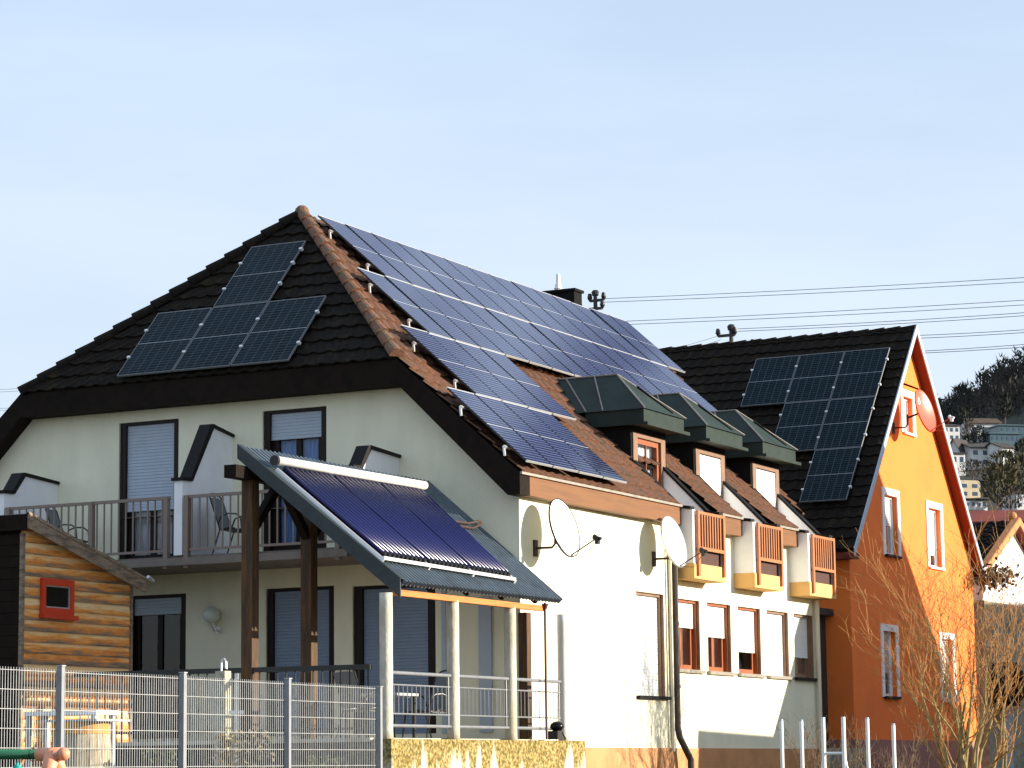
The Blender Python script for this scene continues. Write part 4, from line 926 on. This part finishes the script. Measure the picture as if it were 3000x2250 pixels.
g = MB(); g.tube([(sx + .16, y1 + .02, sz(y1) + .05), (sx + .16, y1 + .16, sz(y1) + .0)], .03, 8); build('roof_outlet', g, M['galv'], shd)

# ------------------------------------------------------------------ wire mesh fence
fn = thing('wire_mesh_fence', 'galvanised double-wire mesh fence on flat steel posts', 'fence', (1.8, -14.2, .8))
fd = V((math.cos(math.radians(93.364)), math.sin(math.radians(93.364)), 0)); f0 = V((1.819, -14.171, 0)); fn_ = V((fd.y, -fd.x, 0)); PT = 2.51
fz = 2.72
for k in range(-1, 4):
    p = f0 + fd * PT * k; g = MB(); up = .03 if k < 3 else -.01
    q = [p + fd * a * .030 + fn_ * b * .030 for a, b in ((-1, -1), (1, -1), (1, 1), (-1, 1))]
    g.prism([V((v.x, v.y, .5)) for v in q], (0, 0, fz + up - .5)); build('fence_post', g, M['fencepost'], fn)
    g = MB(); q = [p + fd * a * .038 + fn_ * b * .038 for a, b in ((-1, -1), (1, -1), (1, 1), (-1, 1))]
    g.prism([V((v.x, v.y, fz + up)) for v in q], (0, 0, .012)); build('post_cap', g, M['galvdark'], fn)
for k in range(-1, 3):
    a = f0 + fd * (PT * k + .0) - fn_ * .04; ln = PT - .02; g = MB()
    for i in range(51):
        p = a + fd * ln * i / 50; g.box(p.x - .0025, p.x + .0025, p.y - .0025, p.y + .0025, .9, fz + .0)
    zz = fz - .03
    while zz > .9:
        for o in (-.006, .006): g.bar(a + fn_ * o + V((0, 0, zz)), a + fd * ln + fn_ * o + V((0, 0, zz)), .006, .006)
        zz -= .2
    build('mesh_panel', g, M['galvdark'], fn)

# ------------------------------------------------------------------ playground swing frame
sw = thing('swing_frame', 'green swing bar with salmon pink corner joint at the lower left', 'swing', (3.5, -17, 0))
g = MB(); g.tube([(1.2, -17, 1.83), (3.72, -17, 1.80)], .046, 16); build('crossbar', g, M['green'], sw, smooth=True)
g = MB(); g.tube([(3.68, -17, 1.80), (3.95, -17, 1.80)], .062, 16); g.sphere((3.97, -17, 1.80), .062, 14, 10)
for s in (-1, 1): g.tube([(3.84, -17, 1.81), (3.86, -17 + s * .06, 1.70), (3.88, -17 + s * .20, 1.40)], [.075, .07, .055], 14)
build('corner_joint', g, M['salmon'], sw, smooth=True)
g = MB(); g.tube([(3.93, -17.064, 1.80), (3.93, -17.075, 1.80)], .014, 10); build('bolt', g, M['galvdark'], sw)
for s in (-1, 1):
    g = MB(); g.tube([(3.88, -17 + s * .20, 1.42), (4.05, -17 + s * .95, 0)], .045, 12); build('leg', g, M['green'], sw)
    g = MB(); g.tube([(1.2, -17, 1.80), (1.0, -17 + s * .95, 0)], .045, 12); build('leg', g, M['green'], sw)
g = MB()
for x in (3.62,):
    g.tube([(x, -17 + .062 * math.cos(a), 1.80 + .062 * math.sin(a)) for a in [2 * PI * k / 14 for k in range(15)]], .004, 5)
build('rope_tie', g, M['chairmetal'], sw); g = MB(); g.tube([(3.43, -17, 1.77), (3.44, -17, 1.72)], .008, 6); build('hanging_rope', g, M['chairmetal'], sw)
bt = thing('hanging_teal_toy', 'teal plastic toy hanging from the green swing bar', 'toy', (3.44, -17, 1.6))
g = MB(); g.sphere((3.44, -17.0, 1.64), .05, 14, 10, (1, 1, 1.5)); g.tube([(3.44, -17, 1.69), (3.44, -17, 1.73)], [.02, .015], 8); build('body', g, M['teal'], bt, smooth=True)

# ------------------------------------------------------------------ things behind the fence
wt_ = thing('plank_table', 'white-topped plank table in front of the shed', 'table', (-2.4, -8, .8))
g = MB(); g.box(-3.25, -2.05, -8.2, -7.7, 2.40, 2.46); build('table_top', g, M['whitemetal'], wt_)
for x in (-3.2, -2.12):
    for y in (-8.15, -7.75): g = MB(); g.box(x - .03, x + .03, y - .03, y + .03, .8, 2.40); build('leg', g, M['greyboard'], wt_)
br = thing('wooden_barrel', 'old wooden rain barrel with orange rim behind the fence', 'barrel', (-1.98, -8, .8))
g = MB(); K = 28; vs = []
for z, r in ((.8, .31), (1.2, .36), (1.6, .385), (2.0, .37), (2.15, .355)):
    for k in range(K): vs.append((-1.98 + (r + (.006 if k % 2 else 0)) * math.cos(2 * PI * k / K), -8.6 + (r + (.006 if k % 2 else 0)) * math.sin(2 * PI * k / K), z))
g.add(vs, [(i * K + k, i * K + (k + 1) % K, (i + 1) * K + (k + 1) % K, (i + 1) * K + k) for i in range(4) for k in range(K)]); build('staves', g, M['straw'], br)
g = MB(); g.tube([(-1.98, -8.6, 2.14), (-1.98, -8.6, 2.29)], .37, 28); build('rim', g, M['barreltop'], br)
g = MB(); g.box(-2.38, -1.50, -8.95, -8.2, 2.295, 2.325); build('lid', g, M['greyboard'], br)
tp = thing('tap_post', 'stone tap post with curved spout on top', 'tap', (-2.1, -5.7, .8))
g = MB(); g.box(-1.78, -1.62, -5.78, -5.62, .8, 3.03); build('post', g, M['stonepost'], tp)
g = MB(); g.tube([(-1.73, -5.7, 3.03), (-1.73, -5.7, 3.14), (-1.715, -5.7, 3.19), (-1.68, -5.7, 3.20), (-1.655, -5.7, 3.16), (-1.65, -5.7, 3.06)], .015, 8); build('spout', g, M['aluminium'], tp)
wp = thing('white_cross_post', 'thin white post with short cross arm behind the fence', 'post', (-1.4, -5.9, .8))
g = MB(); g.box(-1.36, -1.325, -5.92, -5.885, .8, 2.98); g.box(-1.46, -1.22, -5.925, -5.895, 2.42, 2.47); build('post', g, M['whitemetal'], wp)
pb = thing('planting_bed', 'leafy planting bed between the fence and the terrace', 'plants', (-1, -8, .8)); del pb['category']
COL.objects.unlink(pb); bpy.data.objects.remove(pb)
rnd = random.Random(11)
def shrub(name, label, base, r, h, n, m, group=None):
    g = MB()
    for _ in range(n):
        a = rnd.uniform(0, 2 * PI); t = rnd.uniform(0, 1) ** .7; rr = r * math.sqrt(rnd.uniform(.1, 1)) * (1 - .4 * t)
        p = V(base) + V((math.cos(a) * rr, math.sin(a) * rr, h * t)); d = V((rnd.gauss(0, 1), rnd.gauss(0, 1), rnd.gauss(.3, .6))).normalized() * rnd.uniform(.04, .09); s = d.cross(V((rnd.gauss(0, 1), rnd.gauss(0, 1), rnd.gauss(0, 1)))).normalized() * .025
        g.poly(p - d * .2, p + d * .4 - s, p + d, p + d * .4 + s)
    t = thing(name, label, 'shrub', base, group); build('foliage', g, m, t)
    g = MB()
    for _ in range(9):
        a = rnd.uniform(0, 2 * PI); g.tube([V(base), V(base) + V((math.cos(a) * r * .4, math.sin(a) * r * .4, h * .6)), V(base) + V((math.cos(a) * r * .7, math.sin(a) * r * .7, h * .95))], [.015, .01, .004], 5)
    build('stems', g, M['drytwig'], t); return t
M['ochreleaf'] = mat('dry_ochre_leaves', (.20, .15, .05), .9, var=.5, vscale=12); M['greenleaf'] = mat('dull_green_leaves', (.07, .09, .035), .9, var=.5, vscale=12)
shrub('garden_shrub', 'dry ochre shrub behind the third fence panel', (-.4, -7.2, .8), .6, 1.35, 900, M['ochreleaf'])
shrub('garden_shrub', 'dull green shrub at the foot of the terrace behind the fence', (.35, -6.4, .8), .5, 1.0, 800, M['greenleaf'])
shrub('garden_shrub', 'dark green shrub beside the barrel behind the fence', (-1.0, -8.2, .8), .4, 1.1, 600, M['greenleaf'])

# ------------------------------------------------------------------ metal posts at the lower right
def mpost(x, y, top, label):
    t = thing('metal_post', label, 'post', (x, y, .8), 'white metal posts in the foreground')
    g = MB(); g.tube([(x, y, .7), (x, y, top)], .021, 10); build('tube', g, M['whitemetal'], t)
    g = MB(); g.tube([(x, y, top), (x, y, top + .02)], [.022, .016], 10); build('cap', g, M['galvdark'], t)
mpost(8.33, -10, 2.10, 'leftmost slim white metal post in front of the cream wall'); mpost(8.56, -10, 2.09, 'second slim white metal post in front of the cream wall')
mpost(9.31, -10, 2.10, 'rusty-topped white metal post in front of the orange wall'); mpost(9.60, -10, 2.03, 'shortest white metal post in front of the orange plinth')
t = thing('metal_rack', 'white metal frame of two uprights joined by a crossbar', 'rack', (8.93, -10, .8))
for x in (8.81, 9.04):
    g = MB(); g.tube([(x, -10, .7), (x, -10, 2.13)], .023, 10); build('upright', g, M['whitemetal'], t)
g = MB(); g.tube([(8.81, -10, 1.745), (9.04, -10, 1.745)], .014, 8); build('crossbar', g, M['whitemetal'], t)
for x, s in ((8.81, -1), (9.04, 1)): g = MB(); g.tube([(x, -10, 1.74), (x + s * .10, -10, 1.2), (x + s * .16, -10, .75)], .012, 8); build('brace', g, M['whitemetal'], t)

# ------------------------------------------------------------------ bare shrub in front of the orange house
def grow(mb, p, d, L_, r, depth, rnd, twigs):
    n = 4; pts = [p]; q = V(p); dd = V(d)
    for i in range(n):
        dd = (dd + V((rnd.gauss(0, .17), rnd.gauss(0, .17), rnd.gauss(.04, .12)))).normalized(); q = q + dd * L_ / n; pts.append(q.copy())
    rs = [r * (1 - .45 * i / n) for i in range(n + 1)]
    (mb if depth < 2 else twigs).tube(pts, rs, 6 if depth < 2 else 3, caps=False)
    if depth >= 4: return
    kids = (4, 4, 4, 2)[depth]
    for k in range(kids):
        i = rnd.randint(1, n) if k else n; base = pts[i]
        a = V((rnd.gauss(0, 1), rnd.gauss(0, 1), rnd.gauss(.25, .7))).normalized()
        nd = (dd * .9 + a * (.55 if depth else .45) + V((0, 0, .12))).normalized()
        grow(mb, base, nd, L_ * rnd.uniform(.45, .72), max(.0045, rs[i] * .60), depth + 1, rnd, twigs)
rnd2 = random.Random(21)
def bare_shrub(label, base, stems, L_, r, seed, lean=(0, 0), d0=0, tm=None):
    rr = random.Random(seed); st, tw = MB(), MB()
    for k in range(stems):
        a = rr.uniform(0, 2 * PI); sp = rr.uniform(.05, .42)
        d = V((math.cos(a) * sp + lean[0], math.sin(a) * sp + lean[1], 1)).normalized()
        grow(st, V(base) + V((math.cos(a) * .12, math.sin(a) * .12, 0)), d, L_ * rr.uniform(.8, 1.15), r * rr.uniform(.7, 1.2), d0, rr, tw)
    t = thing('bare_shrub', label, 'shrub', base); build('stems', st, M['stem'], t, smooth=True); build('twigs', tw, tm or M['twig'], t); return t
bare_shrub('large bare multi-stemmed shrub in front of the orange gable', (5.03, 7.0, .8), 10, 2.2, .042, 4, (-.10, -.04))
bare_shrub('bare shrub leaning right in front of the grey wall', (5.35, 7.4, .8), 3, 2.1, .028, 9, (.20, .1), 1)
bare_shrub('low dry shrub behind the white metal posts', (7.4, -3.6, .8), 9, .62, .008, 15, (0, 0), 1, M['drytwig'])
bare_shrub('low dry shrub at the corner of the cream wall', (3.6, 4.5, .8), 8, .75, .008, 17, (0, 0), 1, M['drytwig'])

# ------------------------------------------------------------------ neighbour with white gable, ivy, boards
nb = thing('white_gabled_house', 'white gabled house with orange verges behind the orange house', 'house', (-2.5, 35.8, .8))
NX = -2.5; ny0, nym, ny1 = 32.9, 35.8, 38.9; nz = 8.42; ns = .468
g = MB(); g.prism([(NX, ny0 + .1, 6.05), (NX, ny1 - .1, 6.05), (NX, ny1 - .1, nz - .1 - (ny1 - nym - .1) * ns), (NX, nym, nz - .1), (NX, ny0 + .1, nz - .1 - (nym - ny0 - .1) * ns)], (-9, 0, 0)); build('upper_wall', g, M['white_wall'], nb)
g = MB(); g.box(NX - 9, NX + .03, ny0 + .08, ny1 - .08, .3, 6.04); build('lower_wall', g, M['greywall'], nb)
g = MB(); ln = math.hypot(1, ns) * (nym - ny0 + .35); tiles(g, (0, ny0 - .3, nz - (nym - ny0 + .3) * ns), (1, 0, 0), V((0, 1, ns)).normalized(), V((0, -ns, 1)).normalized(), 0, ln - .06, lambda s: (NX - 9, NX + .28), per=.3, amp=.03)
build('left_roof_slope', g, M['shadetile'], nb)
g = MB(); g.prism([(NX + .28, nym, nz), (NX + .28, ny1 + .3, nz - (ny1 - nym + .3) * ns), (NX + .28, ny1 + .3, nz - (ny1 - nym + .3) * ns - .1), (NX + .28, nym, nz - .1)], (-9, 0, 0)); build('right_roof_slope', g, M['farred'], nb)
g = MB()
for ye_ in (ny0 - .3, ny1 + .3): zz = nz - abs(ye_ - nym) * ns; g.prism([(NX + .285, ye_, zz + .07), (NX + .285, nym, nz + .09), (NX + .285, nym, nz - .12), (NX + .285, ye_, zz - .13)], (.03, 0, 0)); g.bar((NX + .2, ye_, zz + .06), (NX + .2, nym, nz + .08), .2, .05)
build('verge_board', g, M['orangetrim'], nb)
g = MB(); g.sphere((NX + .1, nym, nz + .14), .13, 10, 6); build('finial', g, M['orangetrim'], nb)
ob = thing('old_barrel_end', 'dark round barrel with rusty inside leaning on the grey wall', 'barrel', (NX + .3, 33.9, 2))
g = MB(); K = 10; cy, cz = 33.85, 3.78
g.add([(NX + .04 + .5 * j, cy + rr_ * math.cos(2 * PI * k / K) * 1.0, cz + rr_ * .6 * math.sin(2 * PI * k / K)) for j, rr_ in ((0, 1.0), (1, 1.05), (1, .8), (0, .8)) for k in range(K)], [(i * K + k, i * K + (k + 1) % K, (i + 1) * K + (k + 1) % K, (i + 1) * K + k) for i in range(3) for k in range(K)]); build('rim', g, M['cheek'], ob)
g = MB(); g.add([(NX + .3, cy + .8 * math.cos(2 * PI * k / K), cz + .48 * math.sin(2 * PI * k / K)) for k in range(K)], [tuple(range(K))]); build('inside', g, mat('rusty_plate', (.12, .045, .02), .8, col2=(.35, .16, .08), var=.4, vscale=4), ob)
gb = tag(None or build('grey_board', (lambda m_: (m_.box(NX + .06, NX + .12, 34.1, 34.9, .8, 3.15), m_)[1])(MB()), M['greyboard']), 'pale grey board standing against the rough grey wall', 'board')
iv = MB(); ri = random.Random(8)
for _ in range(420):
    p = V((-.85 + ri.gauss(0, .28), 28.7 + ri.gauss(0, .42), 6.42 + ri.gauss(0, .15) - .08 * abs(ri.gauss(0, 1)))); d = V((ri.gauss(0, 1), ri.gauss(0, 1), ri.gauss(0, 1))).normalized() * ri.uniform(.06, .14); s = d.cross(V((ri.gauss(0, 1), ri.gauss(0, 1), 1))).normalized() * .045
    iv.poly(p - d * .3, p + s, p + d, p - s)
it = thing('ivy_plant', 'dark ragged ivy clump on the eaves corner of the orange house', 'ivy', (-.85, 28.7, 6.3)); build('foliage', iv, M['ivy'], it)
g = MB(); g.tube([(-1.25, 28.5, 5.9), (-1.1, 28.6, 6.2), (-.7, 29.0, 6.45)], .03, 6); build('stem', g, M['drytwig'], it)

# ------------------------------------------------------------------ power masts and wires
def mast(label, x, y, top, arms, h0):
    t = thing('power_mast', label, 'power mast', (x, y, h0), 'overhead line masts')
    g = MB(); g.tube([(x, y, h0), (x, y, top - .12)], .07, 10); build('pole', g, M['black'], t)
    g = MB(); g.tube([(x, y, top - .12), (x, y, top), (x, y, top + .06)], [.11, .13, .08], 10); build('pole_cap', g, M['black'], t)
    for (dz, a, b) in arms:
        g = MB(); g.box(x + a, x + b, y - .05, y + .05, top + dz - .04, top + dz + .04); build('crossarm', g, M['black'], t)
        for q in (a, b): g = MB(); g.tube([(x + q, y, top + dz), (x + q, y, top + dz + .10), (x + q, y, top + dz + .24)], [.04, .09, .06], 8); build('insulator', g, M['black'], t)
mast('dark power mast behind the ridge of the cream house', -17.3, 40, 17.05, ((-.55, -.55, .25), (-.28, -.2, .3)), .8)
mast('dark power mast behind the ridge of the orange house', -12.55, 40, 15.5, ((-.28, -.45, .12), (-.72, -.50, .72)), .8)
wires = dict(
 top_pair=[((-17.11, 40.00, 16.81), (-1.53, 37.00, 15.69)), ((-17.05, 40.00, 16.69), (-1.54, 37.00, 15.56))],
 middle_pair=[((-17.02, 40.00, 16.03), (-1.55, 37.00, 15.03)), ((-16.81, 40.00, 15.91), (-1.56, 37.00, 14.89))],
 pair_from_the_second_mast=[((-12.31, 40.00, 15.40), (-1.57, 37.00, 14.67)), ((-12.31, 40.00, 15.32), (-1.57, 37.00, 14.58))],
 pair_sloping_down_left_of_the_second_mast=[((-21.00, 46.00, 15.60), (-12.90, 40.00, 15.25)), ((-21.00, 46.00, 15.40), (-12.90, 40.00, 15.10))],
 pair_right_of_the_orange_gable=[((-8.47, 40.00, 14.80), (-1.59, 37.00, 14.17)), ((-8.47, 40.00, 14.71), (-1.60, 37.00, 14.09))],
 lowest_pair_right_of_the_orange_gable=[((-8.49, 40.00, 14.28), (-1.61, 37.00, 13.75)), ((-8.49, 40.00, 14.23), (-1.61, 37.00, 13.67))],
 upper_pair_at_the_left_edge_of_the_sky=[((-42.45, 40.00, 15.75), (-36.20, 37.00, 15.24)), ((-42.45, 40.00, 15.66), (-36.20, 37.00, 15.15))],
 lower_pair_at_the_left_edge_of_the_sky=[((-42.43, 40.00, 15.04), (-36.19, 37.00, 14.58)), ((-42.43, 40.00, 14.96), (-36.19, 37.00, 14.50))])
for nm, ws in wires.items():
    for i, (a, b) in enumerate(ws):
        a, b = V(a), V(b); b = a + (b - a) * (1.75 if 'left' not in nm else 1.0); g = MB(); pts = [a.lerp(b, t / 12) - V((0, 0, .12 * 4 * (t / 12) * (1 - t / 12))) for t in range(13)]
        g.tube(pts, .009 if 'left' not in nm else .006, 5); tag(build('overhead_wire', g, M['black']), ('upper' if i == 0 else 'lower') + ' overhead wire of the ' + nm.replace('_', ' '), 'wire', 'overhead wires')

# ------------------------------------------------------------------ houses and trees on the hillside
def far_house(name, label, u0, u1, vt, vb, D, dep, wm, rm, roof='gable', rv=14, rot=.42, rows=2, colsn=2, over=.5):
    k = D / FPX; P0 = far((u0 + u1) / 2, vb, D); w_ = (u1 - u0) * k / math.cos(rot); h = (vb - vt) * k; rh = rv * k
    t = thing(name, label, 'house', P0)
    ca, sa = math.cos(rot), math.sin(rot); fx = RX * ca + AX * sa; fy = AX * ca - RX * sa
    def T(x, y, z): return P0 + fx * x + fy * y + V((0, 0, z))
    g = MB(); a = w_ / 2
    g.box(-a, a, 0, dep, -8, h, T)
    if roof == 'gable': g.prism([T(a, 0, h), T(a, dep, h), T(a, dep / 2, h + rh)], -fx * .2); g.prism([T(-a, 0, h), T(-a, dep, h), T(-a, dep / 2, h + rh)], fx * .2)
    build('wall', g, wm, t)
    g = MB(); o = over
    if roof == 'gable':
        zo = rh * o / (dep / 2)
        for s, e in ((0 - o, dep / 2), (dep + o, dep / 2)): g.prism([T(-a - o, s, h - zo + .05), T(a + o, s, h - zo + .05), T(a + o, e, h + rh + .05), T(-a - o, e, h + rh + .05)], (0, 0, .25))
    elif roof == 'front':
        for s in (-1, 1): g.prism([T(s * (a + o), -o, h - rh * o / a), T(0, -o, h + rh), T(0, dep, h + rh), T(s * (a + o), dep, h - rh * o / a)], (0, 0, .25))
    else: g.box(-a - o, a + o, -o, dep + o, h + .01, h + .35, T)
    build('roof', g, rm, t)
    if roof == 'front': g = MB(); g.poly(T(-a, -.01, h), T(a, -.01, h), T(0, -.01, h + rh)); build('gable_wall', g, wm, t)
    for r in range(rows):
        for c in range(colsn):
            g = MB(); x = -a + w_ * (c + .5) / colsn; z = h * (r + .5) / rows; hw, hh = w_ / colsn * .24, h / rows * .24
            g.box(x - hw, x + hw, -.06, .0, z - hh, z + hh, T); build('window', g, M['farglass'], t)
    return t
W_, RF = M['farwhite'], M['farroof']
far_house('hillside_house', 'white hillside house partly hidden by the red dish', 2766, 2812, 1248, 1292, 750, 9, W_, RF, 'gable', 8, rows=2, colsn=3)
far_house('hillside_house', 'long hillside house with brown roof below the forest', 2843, 2932, 1240, 1284, 790, 10, W_, M['farbrown'], 'gable', 18, rows=1, colsn=3, rot=.3)
far_house('hillside_house', 'white hillside house with bright front gable near the verge', 2778, 2812, 1320, 1345, 690, 7, W_, RF, 'front', 34, rot=-.5, rows=0, colsn=0)
far_house('hillside_house', 'low white flat-roofed annex below the bright gable', 2788, 2828, 1330, 1362, 672, 6, W_, RF, 'flat', 4, rows=1, colsn=2)
far_house('hillside_house', 'large white two storey hillside house with dark roof', 2846, 2930, 1313, 1367, 690, 9, W_, RF, 'gable', 16, rot=.42, rows=2, colsn=3)
far_house('hillside_house', 'white hillside house with bright side wall at the right', 2936, 2972, 1312, 1350, 686, 9, W_, RF, 'gable', 18, rot=.6, rows=1, colsn=2)
far_house('terraced_glasshouse', 'stepped blue green glazed terraces above the white house', 2902, 2990, 1272, 1296, 735, 8, M['farbluegreen'], M['farbluegreen'], 'flat', 3, rows=1, colsn=6)
far_house('terraced_glasshouse', 'upper blue green glazed terrace at the right edge', 2930, 3030, 1248, 1268, 760, 8, M['farbluegreen'], M['farbluegreen'], 'flat', 3, rows=1, colsn=6)
far_house('hillside_house', 'beige half-ruined hillside building with open windows', 2812, 2872, 1412, 1458, 600, 7, M['farbeige'], M['farbeige'], 'flat', 3, rot=.5, rows=2, colsn=2, over=0)
far_house('hillside_house', 'low white flat-roofed hillside house with blue windows', 2828, 2892, 1466, 1488, 560, 7, W_, RF, 'flat', 3, rot=.5, rows=1, colsn=4)
far_house('hillside_house', 'pale flat-roofed hillside house at the right edge', 2980, 3040, 1446, 1490, 540, 7, W_, RF, 'flat', 3, rows=2, colsn=3)
far_house('hillside_house', 'small pale shed below the flat white house', 2836, 2876, 1500, 1520, 500, 6, W_, RF, 'flat', 3, rows=1, colsn=1)
far_house('red_roofed_house', 'house with dark red roof beyond the white gable', 2835, 3040, 1535, 1600, 210, 8, M['farbeige'], M['farred'], 'gable', 42, rot=.08, rows=1, colsn=3)
def far_tree(label, u, v, D, r, h, n, m, seed):
    rn_ = random.Random(seed); P0 = far(u, v, D); t = thing('hillside_tree', label, 'tree', P0, 'trees between the hillside houses')
    g = MB(); g.tube([P0 - V((0, 0, 3)), P0 + V((0, 0, h * .35)), P0 + V((0, 0, h * .8))], [.25, .2, .08], 6); build('trunk', g, M['drytwig'], t)
    g = MB(); crown(g, P0 + V((0, 0, h * .12)), r, h * .9, n, rn_, .05); build('crown', g, m, t)
M['olive'] = mat('olive_bare_crown', (.075, .062, .022), .95, col2=(.04, .04, .018), var=.4, vscale=.3); M['browncrown'] = mat('brown_bare_crown', (.06, .045, .028), .95, var=.5, vscale=.3); M['evergreen'] = mat('evergreen_crown', (.012, .020, .010), .9, var=.4, vscale=.3)
for i, a in enumerate([('round dark evergreen in front of the long brown-roofed house', 2871, 1305, 735, 2.6, 5.2, 420, 'evergreen'), ('olive bare tree below the large white hillside house', 2940, 1420, 620, 4.6, 7.5, 420, 'olive'), ('tall olive tree right of the half-ruined building', 2935, 1490, 560, 4.5, 9, 460, 'olive'),
     ('brown bare tree between ruin and large white house', 2850, 1405, 640, 4.0, 4.5, 380, 'browncrown'), ('dark evergreen beside the bright side wall at the right', 3000, 1375, 660, 3, 7, 380, 'evergreen'), ('dark evergreen left of the large white house', 2836, 1345, 720, 3, 6, 380, 'evergreen'),
     ('brown bare tree above the low annex', 2838, 1300, 760, 2.6, 5.5, 320, 'browncrown'), ('olive tree at the right edge of the hillside', 2985, 1450, 590, 4, 8, 420, 'olive'), ('brown tree near the right flat-roofed house', 2962, 1500, 530, 3.0, 5, 340, 'browncrown'),
     ('evergreen hedge tree below the large white house', 2880, 1385, 650, 4.0, 2.6, 340, 'evergreen'), ('tall bare tree in front of the forest', 2945, 1235, 800, 2.5, 8, 380, 'evergreen'), ('dark evergreen beside the first hillside house', 2830, 1250, 790, 2.6, 6, 300, 'evergreen')]):
    far_tree(a[0], a[1], a[2], a[3], a[4], a[5], a[6], M[a[7]], 40 + i)

# ------------------------------------------------------------------ unseen buildings added at the right, shaped to cast the wall shadows
nh = thing('added_shadow_house', 'unseen gabled house added right of the view to cast shadows', 'house', (12, 20, .8)); ex = V((7.5, 3.0, 0)); bx = 9.0; k4 = .4 * (bx - WX); kz = .25 * (bx - WX)
def ns_(y, z): return V((bx, y + k4, z + kz))
g = MB(); g.prism([ns_(10.3, -1.4), ns_(10.8, 2.2), ns_(18.6, 11.95), ns_(28.3, 2.3), ns_(28.3, -1.4)], ex); build('wall', g, M['cream'], nh)
g = MB(); g.prism([ns_(10.55, 2.1), ns_(18.6, 12.15), ns_(28.6, 2.2), ns_(28.5, 2.0), ns_(18.6, 11.96), ns_(10.75, 2.1)], ex); build('roof', g, M['tile'], nh)
g = MB(); g.prism([ns_(6.4, -1.4), ns_(6.98, 2.29), ns_(10.7, 2.20), ns_(10.25, -1.4)], ex * .6); build('garage', g, M['greywall'], nh)
g = MB(); g.box(9, 16, 37.5, 46, .3, 8.75); b2 = thing('added_shadow_barn', 'unseen barn added right of the view to shade the grey wall', 'barn', (12, 41, .8)); build('wall', g, M['greywall'], b2)  # added out of view so its shadow covers the lower grey wall
g = MB(); g.prism([(8.8, 37.3, 8.76), (8.8, 46.2, 8.76), (8.8, 41.75, 9.0)], (7.4, 0, 0)); build('roof', g, M['tile'], b2)
for yy in (15, 18.6, 22):
    g = MB(); p = ns_(yy, 2.2); g.box(p.x - .03, p.x + .05, p.y - .5, p.y + .5, p.z, p.z + 1.3); build('window', g, M['farglass'], nh)
